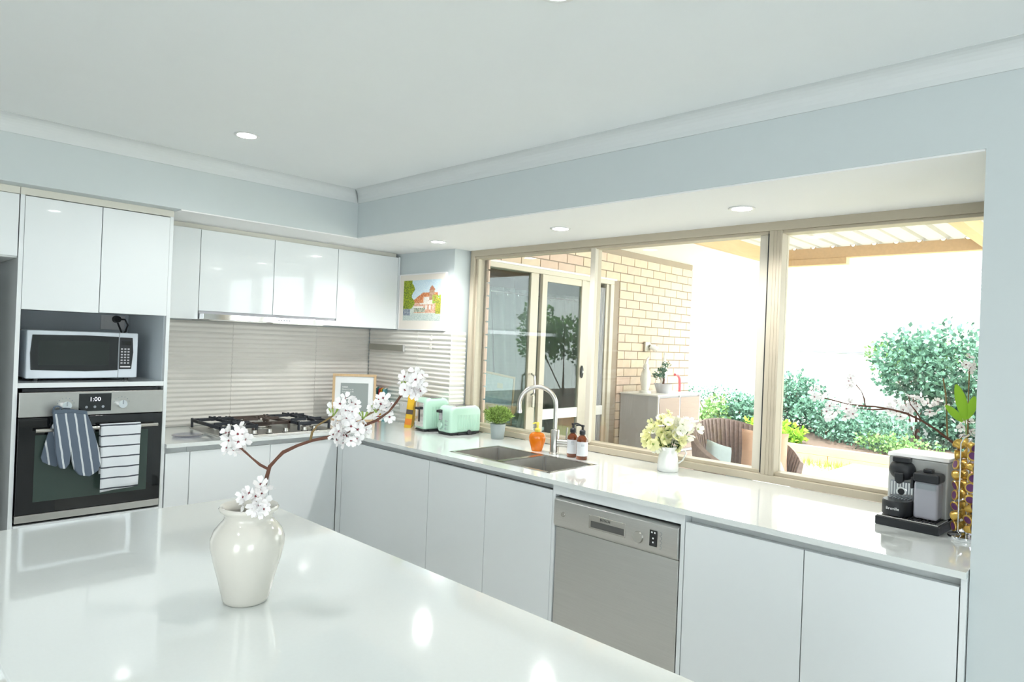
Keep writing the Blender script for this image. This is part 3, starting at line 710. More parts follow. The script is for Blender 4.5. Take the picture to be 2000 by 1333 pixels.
# cooktop
t = thing('gas_cooktop', 'stainless steel five burner gas cooktop with black trivets', 'cooktop', (-.945,-.325,.9))
CT = MB().box((-.345,-.245,.0),(.345,.245,.006)).build('steel_plate', M_steel, t, bevel=.002)
def burner(x, y, r, rust=False):
    b = MB().lathe([(0,.006),(r*1.15,.006),(r*1.15,.010),(r*.8,.012),(r*.8,.020),(0,.020)], (x,y,0), 24).build('burner', M_nickel, t, smooth=40)
    MB().lathe([(0,.020),(r*.95,.020),(r*.95,.027),(r*.7,.031),(0,.031)], (x,y,0), 24).build('burner_cap', M_rust if rust else M_iron, b, smooth=40)
def trivet(x0, x1, y0, y1, cs, m):
    mb = MB(); h0, h1 = .046, .060; w = .006
    mb.box((x0,y0,h0-.008),(x1,y0+2*w,h1-.004)).box((x0,y1-2*w,h0-.008),(x1,y1,h1-.004)).box((x0,y0,h0-.008),(x0+2*w,y1,h1-.004)).box((x1-2*w,y0,h0-.008),(x1,y1,h1-.004))
    for x in (x0+w, x1-w):
        for y in (y0+w, y1-w): mb.box((x-w,y-w,.006),(x+w,y+w,h1))
    for cx, cy, r in cs:
        for a in (0, PI/2, PI, 3*PI/2):
            dx, dy = math.cos(a), math.sin(a)
            L = (x1-w-cx if dx > .5 else cx-x0-w if dx < -.5 else min(y1-w-cy if dy > .5 else cy-y0-w, .10))
            p = Vector((cx+dx*(r*.45), cy+dy*(r*.45), 0)); q = Vector((cx+dx*L, cy+dy*L, 0))
            c = (p+q)/2; mb.obox((c.x,c.y,.059), (dx,dy,0), (-dy,dx,0), (0,0,1), ((q-p).length/2, .0045, .008))
            mb.obox((p.x+dx*.004,p.y+dy*.004,.062), (dx,dy,0), (-dy,dx,0), (0,0,1), (.008,.005,.012))
    mb.build('trivet', m, t, bevel=.0015, seg=1)
bs = [(-.235,-.085,.030),(-.235,.13,.038),(0,.04,.055),(.235,-.085,.030),(.235,.13,.038)]
for i, b in enumerate(bs): burner(*b, rust=(i == 2))
trivet(-.34,-.125,-.185,.235,[bs[0],bs[1]], M_iron)
trivet(-.118,.118,-.10,.235,[bs[2]], M_rust)
trivet(.125,.34,-.185,.235,[bs[3],bs[4]], M_iron)
for x in (-.16,-.07,.03,.15,.215):
    kb = MB().lathe([(0,.006),(.020,.006),(.020,.010),(.016,.012),(.0145,.030),(0,.031)], (x,-.215,0), 20).build('knob', M_nickel, t, smooth=40)
    MB().lathe([(0,.006),(.0215,.006),(.0215,.009),(0,.009)], (x,-.215,0), 20).build('knob_ring', M_black, kb)
t = MB().lathe([(0,.0),(.055,.0),(.072,.006),(.078,.012),(.075,.014),(.06,.006),(0,.004)], n=36).build('glass_spoon_rest', M_jarglass, None, (-1.425,-.42,.9), smooth=50)
tag(t, 'clear shallow glass dish on the bench beside the cooktop', 'dish')

# downlights
def downlight(label, x, y, z, w=DOWNLIGHT_W, lamp=True):
    t = thing('downlight', label, 'downlight', (x,y,z), group='round ceiling downlights')
    MB().lathe([(.040,-.0005),(.052,-.0005),(.054,-.004),(.050,-.006),(.040,-.004)], n=32).build('trim_ring', M_white, t, smooth=50)
    MB().lathe([(0,-.0045),(.040,-.0045),(.040,-.002),(0,-.002)], n=32).build('diffuser', M_light, t)
    L = bpy.data.lights.new('bulb', 'SPOT'); L.energy = w; L.spot_size = math.radians(150); L.spot_blend = .8; L.shadow_soft_size = .04; L.color = (1,.985,.96)
    lo = bpy.data.objects.new('bulb', L); COL.objects.link(lo); lo.parent = t; lo.location = (0,0,-.012)
downlight('downlight in the main ceiling', -1.545, -1.279, ZC)
downlight('downlight in the window soffit nearest the painting', -.254, -1.062, ZB-.006, 18.0)
downlight('middle downlight of the window soffit, above the sink', -.226, -1.998, ZB-.006, 18.0)
downlight('downlight in the window soffit nearest the wall pier', -.212, -2.957, ZB-.006, 18.0)
downlight('unseen downlight added to the main ceiling on the dining side of the island', -3.3, -3.3, ZC)  # out of view, added for its light and reflections
downlight('downlight in the main ceiling between island and window bench', -1.60, -3.12, ZC)
downlight('unseen downlight added to the main ceiling before the fridge', -3.2, -1.3, ZC)  # extra lamp outside the view, put in to light the room

# sink
t = thing('sink', 'stainless steel double bowl sink let into the bench', 'sink', (-.3475,-1.9,.9))
hx, hy = (SX1-SX0)/2, (SY1-SY0)/2
lip = MB(); lw = .012
lip.box((-hx-lw,-hy-lw,.0),(hx+lw,-hy+.008,.0025)).box((-hx-lw,hy-.008,0),(hx+lw,hy+lw,.0025)).box((-hx-lw,-hy,0),(-hx+.008,hy,.0025)).box((hx-.008,-hy,0),(hx+lw,hy,.0025)).box((-hx,-.018,-.0),(hx,.018,.0025))
lip.build('rim', M_nickel, t)
for s in (-1, 1):
    y0, y1 = (.018, hy-.008) if s > 0 else (-hy+.008, -.018)
    x0, x1 = -hx+.008, hx-.008; dz = -.19; w = .0015
    bw_ = MB().box((x0,y0,dz),(x1,y1,dz+w)).box((x0-w,y0-w,dz),(x0,y1+w,.001)).box((x1,y0-w,dz),(x1+w,y1+w,.001)).box((x0,y0-w,dz),(x1,y0,.001)).box((x0,y1,dz),(x1,y1+w,.001))
    o = bw_.build('bowl', M_sink, t)
    MB().cyl((x1-.004,y1-.004,dz),(x1-.004,y1-.004,-.002),.011,n=12).build('corner_glint', M_chrome, o, smooth=40)  # chrome rod stands in for the highlight of the rounded bowl corner
    MB().lathe([(0,.0),(.03,.0),(.032,.003),(.045,.004),(.045,0)], (0,(y0+y1)/2,dz+w), 24).build('drain', M_chrome, o, smooth=40)
# tap
t = thing('kitchen_tap', 'brushed nickel gooseneck mixer tap behind the sink', 'tap', (-.095,-1.905,.9))
MB().lathe([(0,0),(.027,0),(.027,.004),(.024,.006),(.024,.125),(.020,.130),(0,.130)], n=28).build('base', M_nickel, t, smooth=40)
dx, dy = -.70, .71
r = .098; pts = [(0,0,.125),(0,0,.18),(0,0,.255)]
for k in range(1,15):
    a = PI*k/15*1.06; c = r*(1-math.cos(a)); pts.append((dx*c, dy*c, .255+r*math.sin(a)))
pts.append((pts[-1][0]-dx*.002, pts[-1][1]-dy*.002, pts[-1][2]-.035))
MB().tube(pts, .012, 14).build('spout', M_nickel, t, smooth=60)
e = pts[-1]; MB().cyl((e[0],e[1],e[2]+.002),(e[0],e[1],e[2]-.012),.0145,n=16).build('aerator', M_chrome, t, smooth=40)
lv = MB().cyl((.0,-.02,.062),(.03,-.072,.062),.021,n=20).build('mixer_body', M_nickel, t, smooth=40)
MB().cyl((.022,-.06,.078),(.026,-.063,.145),.0045,n=10).build('lever', M_nickel, lv, smooth=40)
# bottles
def pump_bottle(label, x, y, rz, na):
    t = thing('pump_bottle', label, 'bottle', (x,y,.9), rz, group='amber pump bottles by the sink')
    MB().lathe([(0,0),(.026,0),(.0295,.004),(.0295,.095),(.027,.108),(.018,.118),(.0125,.124),(.0125,.130),(0,.130)], n=28).build('bottle', M_amber, t, smooth=50)
    lab = MB(); n = 14
    vs = [(.0299*math.cos(a), .0299*math.sin(a), z) for z in (.020,.092) for a in [PI*.62+PI*.80*i/n for i in range(n+1)]]
    lab.add(vs, [(i,i+1,n+2+i,n+1+i) for i in range(n)]); lb = lab.build('label', M_label, t, smooth=60)
    for k in range(3):
        z = .082-.006*k; c = PI*1.02
        MB().add([(.0301*math.cos(c+s*.28), .0301*math.sin(c+s*.28), zz) for zz in (z,z+.0018) for s in (-1,-.5,0,.5,1)], [(i,i+1,6+i,5+i) for i in range(4)]).build('print_line', M_ink, lb)
    p = MB().lathe([(0,.128),(.0155,.128),(.0155,.146),(.012,.150),(.006,.152),(.006,.166),(.009,.167),(.009,.176),(0,.177)], n=20).build('pump', M_black, t, smooth=40)
    c, s_ = math.cos(na), math.sin(na); MB().tube([(0,0,.172),(.022*c,.022*s_,.174),(.036*c,.036*s_,.169)], [.005,.0045,.0035], 8).build('nozzle', M_black, p, smooth=40)
pump_bottle('amber pump bottle with white label, the one nearer the tap', -.085, -2.020, .6, -1.45)
pump_bottle('amber pump bottle with white label, the one farther from the tap', -.105, -2.098, .7, 1.2)
t = thing('soap_dispenser', 'rounded orange soap bottle with yellow pump behind the sink', 'bottle', (-.105,-1.790,.9), -.8)
MB().lathe([(0,0),(.026,0),(.029,.004),(.033,.02),(.044,.055),(.046,.072),(.042,.088),(.030,.099),(.014,.103),(.013,.108),(0,.108)], n=32, sy=.62).build('bottle', M_orange, t, smooth=60)
p = MB().lathe([(0,.104),(.015,.104),(.016,.118),(.010,.123),(.006,.126),(.006,.142),(.009,.143),(.008,.156),(0,.158)], n=18).build('pump', M_yellow, t, smooth=40)
MB().tube([(0,0,.150),(-.014,0,.152),(-.028,0,.147)], [.005,.0045,.0035], 8).build('nozzle', M_yellow, p, smooth=40)

# potted plant
t = thing('potted_plant', 'small green grassy plant in a grey pot on the bench', 'plant', (.035,-1.345,.9))
MB().lathe([(0,0),(.036,0),(.038,.003),(.047,.088),(.046,.090),(.043,.088),(.040,.070),(0,.070)], n=32).build('pot', M_pot, t, smooth=50)
MB().lathe([(0,.0705),(.040,.0705),(.036,.078),(0,.080)], n=20).build('soil', M_soil, t)
rn = random.Random(4); mb = MB()
for i in range(3200):
    u = rn.uniform(-1,1); a = rn.uniform(0,2*PI); rr = math.sqrt(1-u*u); q = rn.uniform(.35,1)**.5 * (.86 + .10*math.sin(5*a+3*u) + .10*math.sin(9*u+4*a))
    d = Vector((rr*math.cos(a), rr*math.sin(a), u*.8+.25))
    p = Vector((d.x*.088*q, d.y*.088*q, .138+.062*(d.z-.2)*q))
    if p.z < .074: continue
    o = (d+Vector((rn.uniform(-.5,.5),rn.uniform(-.5,.5),rn.uniform(.0,.9)))).normalized(); s = o.cross(Vector((rn.uniform(-1,1),rn.uniform(-1,1),.3))).normalized()*.0018
    L = rn.uniform(.012,.024)
    mb.add([p-s, p+s, p+o*L*.6+s*.9, p+o*L, p+o*L*.6-s*.9], [(0,1,2,3,4)])
f = mb.build('foliage', M_boxg, t); f['kind'] = 'stuff'

# toasters
def toaster_body(w, d, h):
    n = 8; prof = []
    r = .045
    pts = [(-w/2, .012)]
    for k in range(n+1):
        a = PI - PI/2*k/n; pts.append((-w/2+r+r*math.cos(a), h-r+r*math.sin(a)))
    for k in range(n+1):
        a = PI/2 - PI/2*k/n; pts.append((w/2-r+r*math.cos(a), h-r+r*math.sin(a)))
    pts.append((w/2, .012))
    return pts
def toaster(label, x, y, rz, w, dlen, h, chrome):
    t = thing('toaster', label, 'toaster', (x,y,.9), rz, group='mint green toasters')
    # long axis along local x, lever end at -x
    pts = toaster_body(dlen, w, h)
    b = MB().prism(pts, -w/2, w/2, 1).build('shell', M_mint, t, bevel=.018, seg=3)
    MB().box((-dlen/2+.006,-w/2+.006,.004),(dlen/2-.006,w/2-.006,.014)).build('base', M_black, t, bevel=.002)
    for sx in (-1,1):
        for sy in (-1,1): MB().cyl((sx*(dlen/2-.03),sy*(w/2-.025),0),(sx*(dlen/2-.03),sy*(w/2-.025),.005),.01,n=10).build('foot', M_black, t)
    for s in (-1,1): MB().box((-dlen/2+.05,s*.03-.013,h-.004),(dlen/2-.05,s*.03+.013,h+.0008)).build('bread_slot', M_black, b)
    MB().box((-dlen/2+.045,-.058,h-.003),(dlen/2-.045,.058,h+.0004)).build('slot_surround', M_chrome, b, bevel=.001)
    if chrome:
        MB().box((-dlen/2-.002,-w/2+.012,.03),(-dlen/2+.002,w/2-.012,h-.03)).build('chrome_end_plate', M_chrome, b, bevel=.002)
        MB().box((-dlen/2-.004,-.008,.06),(-dlen/2-.001,.008,h-.06)).build('lever_slot', M_black, b)
        MB().box((-dlen/2-.024,-.022,h-.075),(-dlen/2-.004,.022,h-.06)).build('lever', M_black, b, bevel=.003)
    else:
        MB().box((-dlen/2-.0025,.012,.085),(-dlen/2+.001,.048,h-.025)).build('lever_slot', M_chrome, b, bevel=.001)
        MB().box((-dlen/2-.003,.018,.09),(-dlen/2-.002,.042,h-.04)).build('slot_glass', M_grey, b)
        MB().box((-dlen/2-.022,.010,h-.045),(-dlen/2-.003,.050,h-.028)).build('lever', M_black, b, bevel=.003)
        dd = MB().cyl((-dlen/2-.001,.028,.055),(-dlen/2-.012,.028,.055),.022,.020,22).build('browning_dial', M_mint, b, smooth=40)
        MB().tube([(-dlen/2-.002,.028+.025*math.cos(a),.055+.025*math.sin(a)) for a in [i*PI/9 for i in range(4,19)]], .0009, 5).build('dial_scale', M_ink, b)
        for k in range(3):
            MB().tube([(-dlen/2-.0015,-.022+.0065*math.cos(a),.038+.024*k+.0065*math.sin(a)) for a in [i*PI/6 for i in range(13)]], .0012, 5).build('button_ring', M_ink, b)
            MB().box((-dlen/2-.0015,-.044,.037+.024*k),(-dlen/2+.001,-.034,.039+.024*k)).build('button_mark', M_ink, b)
    for k in range(15):
        x_ = -dlen/2+.06+.0125*k
        if x_ > dlen/2-.02: break
        for s in (-1,1): MB().cyl((x_, s*(w/2-.0005),.03),(x_, s*(w/2-.0005),h-.055),.0028,n=6).build('rib', M_mint, b, smooth=60)
    kx = -dlen*.05
    cl = MB().box((kx-.05,-w/2-.006,.004),(kx+.09,-w/2+.002,.012)).build('cord_clip', M_black, t)
    MB().ell((kx+.03,-w/2-.012,.016),(.016,.012,.016),10,6).build('cord_bundle', M_black, cl, smooth=50)
toaster('mint green toaster with dial and buttons beside the potted plant', -.025, -1.062, -.06, .135, .245, .178, False)
toaster('taller mint green toaster with chrome end plate beside the yellow book', -.082, -.862, -.16, .125, .185, .212, True)

# corner clutter: frame, books, outlet
t = thing('photo_frame', 'oak photo frame with grey insert leaning in the bench corner', 'picture frame', (-.288,-.275,.9), -.585)
t.rotation_euler = (-.08, 0, -.585)
fw, fh = .145, .325
for nm, a, b in (('frame_rail',(-fw,-.01,0),(fw,.012,.017)),('frame_rail',(-fw,-.01,fh-.017),(fw,.012,fh)),('frame_stile',(-fw,-.01,.017),(-fw+.017,.012,fh-.017)),('frame_stile',(fw-.017,-.01,.017),(fw,.012,fh-.017))):
    MB().box(a, b).build(nm, M_oak, t, bevel=.0015)
MB().box((-fw+.017,-.002,.017),(fw-.017,.006,fh-.017)).build('mat_board', M_matb, t)
gp = MB().box((-fw+.054,-.003,.068),(fw-.052,-.0021,fh-.062)).build('insert', M_greyp, t)
text('lettering', 'RIBBA', .015, M_pw, gp, frame_m((-fw+.064,-.0031,fh-.094),(1,0,0),(0,0,1)), .0002)
text('lettering', 'Photo 13 x 18', .013, M_pw, gp, frame_m((-fw+.064,-.0031,fh-.110),(1,0,0),(0,0,1)), .0002)
text('lettering', 'Frame 21 x 30', .013, M_pw, gp, frame_m((-fw+.064,-.0031,fh-.125),(1,0,0),(0,0,1)), .0002)
MB().box((-.02,.012,.02),(.02,.016,.22)).build('easel_strut', M_black, t)
def book(label, x, y, rz, w, d, h, m, lean=0, stripes=()):
    t = thing('book', label, 'book', (x,y,.9), rz, group='books in the bench corner'); t.rotation_euler = (0, lean, rz)
    MB().box((-w/2,-d/2,0),(-w/2+.003,d/2,h)).box((w/2-.003,-d/2,0),(w/2,d/2,h)).box((-w/2,-d/2,0),(w/2,-d/2+.003,h)).build('cover', m, t)
    MB().box((-w/2+.003,-d/2+.003,.003),(w/2-.003,d/2-.003,h-.003)).build('pages', M_page, t)
    for za, zb, mm in stripes: MB().box((-w/2+.001,-d/2-.0008,za),(w/2-.001,-d/2+.001,zb)).build('spine_print', mm, t)
book('red book behind the oak photo frame', -.103, -.168, -.72, .020, .15, .252, M_red)
book('teal book standing just right of the photo frame', -.078, -.212, -.72, .040, .17, .228, M_teal, 0, ((.16,.20,M_page),))
book('slim red book between the teal books', -.055, -.248, -.72, .011, .16, .222, M_red)
book('slim yellow book between the teal books', -.047, -.258, -.72, .007, .16, .220, M_yb)
book('dark teal book at the outer end of the corner row', -.034, -.276, -.72, .022, .16, .222, M_teal)
book('yellow book leaning against the chrome-ended toaster', -.105, -.655, -.80, .045, .13, .215, M_yb, .10, ((.02,.06,M_orng),(.09,.12,M_rust)))
t = thing('wall_outlet', 'white double outlet on the ribbed tiles behind the books', 'outlet', (-.004,-.476,1.005))
MB().box((-.006,-.055,-.036),(.0,.055,.036)).build('plate', M_white, t, bevel=.002)
for y in (-.03,.03): MB().box((-.0085,y-.008,.006),(-.006,y+.008,.024)).build('switch', M_white, t, bevel=.001)
t = thing('knife_rack', 'magnetic steel knife bar fixed to the ribbed tiles', 'knife rack', (-.003,-.23,1.413))
MB().box((-.014,-.205,-.022),(0,.205,.022)).build('bar', M_kbar, t, bevel=.002)
for s in (-1,1): MB().box((-.0145,s*.207-.004,-.023),(0,s*.207+.004,.023)).build('end_cap', M_mach, t)
for k, z in enumerate((1.495,1.435)):
    t = thing('wall_hook', ('upper' if k == 0 else 'lower')+' small clear hook stuck on the ribbed tiles', 'hook', (-.003,-.727,z), group='small hooks on the tiles')
    MB().box((-.003,-.008,-.018),(0,.008,.018)).build('plate', M_tile, t, bevel=.001); MB().tube([(-.003,0,-.004),(-.014,0,-.012),(-.014,0,-.002)], .0025, 6).build('hook', M_tile, t)
# painting
t = thing('framed_painting', 'watercolour of a half-timbered house in a cream mount on the nib wall', 'painting', (.0055,-.612,1.541))
MB().box((-.012,-.245,.0),(-.004,.248,.384)).build('mount', M_cream_m, t, bevel=.001)
for nm, a, b in (('frame_rail',(-.016,-.250,-.000),(-.000,.253,.008)),('frame_rail',(-.016,-.250,.378),(-.000,.253,.386)),('frame_stile',(-.016,-.250,.008),(-.0,-.242,.378)),('frame_stile',(-.016,.245,.008),(-.0,.253,.378))):
    MB().box(a, b).build(nm, M_whitel, t)
rp = random.Random(21); NZ = [[rp.random() for _ in range(64)] for _ in range(64)]
def pcol(u, v):
    i, j = int(u*59.9), int(v*47.9); n = NZ[i][j]-.5
    c = (.62+.12*n,.76+.1*n,.84+.05*n) if v > .5 else (.60+.2*n,.66+.2*n,.60+.2*n)
    if .30 < u < .93 and .18 < v < .52: c = (.70+.3*n,.42+.3*n,.30+.3*n)
    if .45 < u < .82 and .40 < v < .58 : c = (.80+.2*n,.74+.3*n,.66+.3*n)
    roof = .52+.16*min(1,max(0,(u-.30)/.22))
    if .28 < u < .92 and .44 < v < roof and not (.55 < u < .78 and v < .58): c = (.62+.3*n,.24+.25*n,.10+.15*n)
    if .70 < u < .84 and .5 < v < .74: c = (.50+.2*n,.32+.2*n,.22+.2*n)
    if v >= .74 and abs(u-.77) < .09*(.87-v)/.13: c = (.50,.20+.1*n,.12)
    if (u > .78 and .42 < v < .62 and n > -.25) : c = (.34+.3*n,.50+.3*n,.08)
    if u > .86 and v < .55: c = (.42+.4*n,.42+.3*n,.06)
    if .58 < u < .82 and .28 < v < .38 and (i % 6) < 3: c = (.80,.76,.72)
    if .30 < u < .60 and .20 < v < .32: c = (.42+.5*n,.44+.4*n,.34+.3*n)
    if .28 < u < .55 and .31 < v < .35: c = (.82,.80,.74)
    if v < .16: c = (.52+.2*n,.60+.15*n,.56+.15*n)
    if u < .27+.04*math.sin(v*18) and v > .30: c = (.26+.35*n,.33+.35*n,.015)
    if u < .2 and .12 < v <= .30: c = (.30+.3*n,.34+.3*n,.40+.3*n)
    return tuple(min(.9, max(.01, q)) for q in c)
colgrid('picture', 60, 48, lambda u,v: (-.0128, .202-.404*u, .066+.275*v), pcol, M_paint, t)

# island
t = thing('island_bench', 'white stone topped kitchen island in the foreground', 'island', (-2.18,-3.2,0))
MB().prism([(.4344,1.317),(-.745,1.317),(-.745,.62),(-.4285,.42),(-.4265,-.9),(.4344,-.9)], .86, .90, 2).build('stone_top', M_stone, t, bevel=.004)
MB().box((-.40,-.86,.0),(.40,1.27,.859)).build('body', M_gloss, t)

# vase and blossom branch
VX, VY = -2.175, -2.79
t = MB().lathe([(0,0),(.043,0),(.047,.004),(.049,.010),(.060,.055),(.071,.095),(.0765,.122),(.0765,.138),(.070,.156),(.057,.172),(.0505,.180),(.0505,.187),(.055,.194),(.0605,.199),(.062,.204),(.0595,.208),(.0545,.207),(.0475,.198),(.0455,.187),(.05,.176),(.066,.15),(.070,.12),(.05,.02),(0,.01)], n=64).build('vase', M_vase, None, (VX,VY,.9), smooth=60)
tag(t, 'cream glazed ceramic vase standing on the island', 'vase')
def flower_mesh(name, r, mp, mc, petals=5, cup=.35):
    mb = MB()
    for k in range(petals):
        a = 2*PI*k/petals; ca, sa = math.cos(a), math.sin(a)
        P = []
        for u, w in ((.08,.0),(.35,.26),(.70,.40),(.94,.26),(.90,0),(.94,-.26),(.70,-.40),(.35,-.26)):
            x, y = u*r, w*r; z = cup*r*(u*u) - .10*r*abs(w)
            P.append((x*ca-y*sa, x*sa+y*ca, z+.003*(k % 2)))
        mb.add(P, [(0,1,7),(1,2,6,7),(2,3,4,6),(4,5,6)])
    n = 6
    mb.add([(0,0,.2*r)] + [(.19*r*math.cos(2*PI*i/n), .19*r*math.sin(2*PI*i/n), .07*r) for i in range(n)], [(0,1+i,1+(i+1)%n) for i in range(n)], 1)
    for i in range(5):
        a = 2*PI*i/5+.3; b = (.16*r*math.cos(a), .16*r*math.sin(a), .28*r)
        mb.add([(0,0,.05*r), (b[0]+.02*r,b[1],b[2]), (b[0],b[1]+.02*r,b[2])], [(0,1,2)], 1)
    o = mb.build('tmp', [mp, mc]); me = o.data; me.name = name; bpy.data.objects.remove(o)
    for p in me.polygons: p.use_smooth = True
    return me
FL = flower_mesh('blossom', .0168, M_petal, M_petalc); FL2 = flower_mesh('blossom', .0148, M_petal, M_petalc, cup=.6)
CAMP = Vector((-2.8417,-4.2077,1.4858))
def blossoms(parent, base, centers, rnd, jit=.6, sc=1.0):
    """each cluster's flowers face outwards from the cluster's middle"""
    for cl in centers:
        c = Vector((0,0,0))
        for p in cl: c += Vector(p)
        c /= len(cl)
        extra = [tuple(Vector(p)*.55 + c*.45 + Vector((rnd.uniform(-.012,.012), rnd.uniform(-.012,.012), rnd.uniform(-.012,.012)))) for p in cl[::2]]
        for p in cl + extra:
            p = Vector(p); out = (p-c).normalized()*1.0 + Vector((-.55,-.55,.15)) + Vector((rnd.uniform(-jit,jit), rnd.uniform(-jit,jit), rnd.uniform(-jit,jit)))
            q = out.to_track_quat('Z', 'Y') @ Quaternion((0,0,1), rnd.uniform(0,6))
            inst(rnd.choice((FL,FL2)), 'blossom', parent, p-base, q.to_euler(), sc*rnd.uniform(.9,1.12))
def twig(parent, base, pts, r0, r1, m, name='twig'):
    n = len(pts); return MB().tube([Vector(p)-base for p in pts], [r0+(r1-r0)*i/(n-1)+.0005*math.sin(i*2.3) for i in range(n)], 9).build(name, m, parent, smooth=60)
base = Vector((VX,VY,.912))
t = thing('blossom_branch', 'white blossom branch arching out of the cream vase', 'branch', base)
twig(t, base, [(-2.175,-2.78,.915),(-2.17,-2.795,1.026),(-2.155,-2.809,1.111),(-2.151,-2.812,1.161),(-2.146,-2.818,1.193),(-2.136,-2.828,1.21),(-2.126,-2.837,1.225),(-2.103,-2.855,1.24),(-2.078,-2.874,1.252),(-2.048,-2.898,1.261),(-2.022,-2.918,1.268),(-1.995,-2.938,1.285),(-1.97,-2.958,1.299),(-1.948,-2.973,1.319),(-1.936,-2.985,1.343),(-1.928,-2.994,1.362),(-1.922,-3.0,1.375)], .0047, .0022, M_bark, 'main_stem')
twig(t, base, [(-2.146,-2.817,1.186),(-2.163,-2.807,1.197),(-2.178,-2.799,1.212),(-2.192,-2.792,1.227),(-2.204,-2.779,1.242)], .003, .002, M_bark)
twig(t, base, [(-2.081,-2.871,1.251),(-2.081,-2.878,1.271),(-2.074,-2.886,1.286),(-2.061,-2.899,1.298),(-2.049,-2.911,1.31)], .0026, .0017, M_twig)
twig(t, base, [(-2.009,-2.927,1.275),(-1.993,-2.926,1.292),(-1.983,-2.93,1.304),(-1.97,-2.935,1.313),(-1.956,-2.943,1.322)], .0022, .0017, M_twig)
twig(t, base, [(-2.152,-2.811,1.14),(-2.165,-2.825,1.138),(-2.178,-2.84,1.14),(-2.19,-2.855,1.13)], .002, .0014, M_twig)
C1 = [(-2.218,-2.772,1.25),(-2.209,-2.797,1.249),(-2.207,-2.75,1.264),(-2.188,-2.783,1.251),(-2.196,-2.774,1.275),(-2.21,-2.797,1.266),(-2.194,-2.779,1.232),(-2.211,-2.748,1.23),(-2.201,-2.76,1.226),(-2.205,-2.775,1.247),(-2.196,-2.785,1.262)]
C2A = [(-2.035,-2.901,1.305),(-2.029,-2.936,1.32),(-2.046,-2.929,1.336),(-2.007,-2.926,1.309),(-2.024,-2.917,1.346),(-2.032,-2.916,1.296),(-2.014,-2.926,1.337),(-2.029,-2.911,1.32),(-2.029,-2.931,1.306),(-2.05,-2.908,1.323)]
C2B = [(-2.02,-2.909,1.247),(-2.041,-2.922,1.275),(-1.994,-2.931,1.262),(-2.052,-2.917,1.268),(-2.024,-2.944,1.257),(-2.003,-2.929,1.295),(-2.036,-2.902,1.285),(-2.008,-2.943,1.28),(-2.025,-2.919,1.296),(-1.988,-2.944,1.278),(-2.016,-2.921,1.272),(-2.021,-2.938,1.287),(-2.043,-2.919,1.257),(-1.988,-2.933,1.289)]
C3 = [(-1.942,-2.936,1.305),(-1.968,-2.939,1.328),(-1.957,-2.93,1.309),(-1.93,-2.948,1.319),(-1.959,-2.957,1.335),(-1.954,-2.959,1.348),(-1.927,-2.951,1.332),(-1.942,-2.968,1.307),(-1.959,-2.948,1.321)]
C4 = [(-1.907,-3.03,1.384),(-1.931,-3.003,1.399),(-1.912,-3.014,1.408),(-1.913,-3.021,1.361),(-1.933,-3.01,1.371),(-1.914,-3.0,1.391),(-1.916,-3.012,1.373),(-1.919,-2.985,1.383),(-1.899,-3.021,1.369),(-1.891,-3.012,1.403)]
C5 = [(-2.207,-2.834,1.118),(-2.183,-2.869,1.131),(-2.214,-2.844,1.14),(-2.182,-2.859,1.146),(-2.2,-2.863,1.118),(-2.207,-2.856,1.15),(-2.184,-2.876,1.117),(-2.192,-2.855,1.141),(-2.19,-2.869,1.112),(-2.159,-2.839,1.148),(-2.173,-2.836,1.147),(-2.178,-2.846,1.163)]
blossoms(t, base, (C1,C2A,C2B,C3,C4,C5), random.Random(2))
for p in ((-1.962,-2.944,1.315),(-1.924,-3.0,1.372),(-2.05,-2.911,1.309),(-1.985,-2.929,1.30)):
    p = Vector(p)-base
    for k in range(5):
        a = k*1.3; MB().tube([p, p+Vector((.006*math.cos(a),.006*math.sin(a),.008)), p+Vector((.010*math.cos(a),.010*math.sin(a),.016))], [.0016,.0014,.0024], 6).build('bud_stalk', M_bud, t, smooth=60)

# jug with cream flowers
t = MB().lathe([(0,0),(.046,0),(.050,.004),(.0505,.02),(.047,.06),(.041,.09),(.038,.105),(.041,.118),(.037,.116),(.034,.105),(.043,.05),(.044,.01),(0,.008)], n=40).build('jug_tmp', M_cone_w, None, smooth=60)
jme = t.data; bpy.data.objects.remove(t)
t = thing('enamel_jug', 'small white enamel jug holding cream flowers by the window', 'jug', (.0,-2.535,.9))
inst(jme, 'jug_body', t)
MB().tube([(.028,-.028,.105),(.05,-.05,.108),(.062,-.062,.088),(.05,-.05,.055),(.033,-.033,.036)], [.004]*5, 8).build('handle', M_cone_w, t, smooth=60)
MB().prism([(-.052,.118),(-.030,.090),(-.030,.118)], -.008, .008, 1).build('spout', M_cone_w, t, bevel=.002)
CF = flower_mesh('bloom', .032, M_cream, M_bud, 6, .5); CF2 = flower_mesh('bloom', .030, M_creamw, M_bud, 6, .6); CF3 = flower_mesh('bloom', .021, M_cream, M_bud, 5, .4)
base = Vector((0,-2.535,.915))
t = thing('flower_bunch', 'bunch of cream and ivory flowers in the white jug', 'flowers', base)
rn = random.Random(9)
heads = []
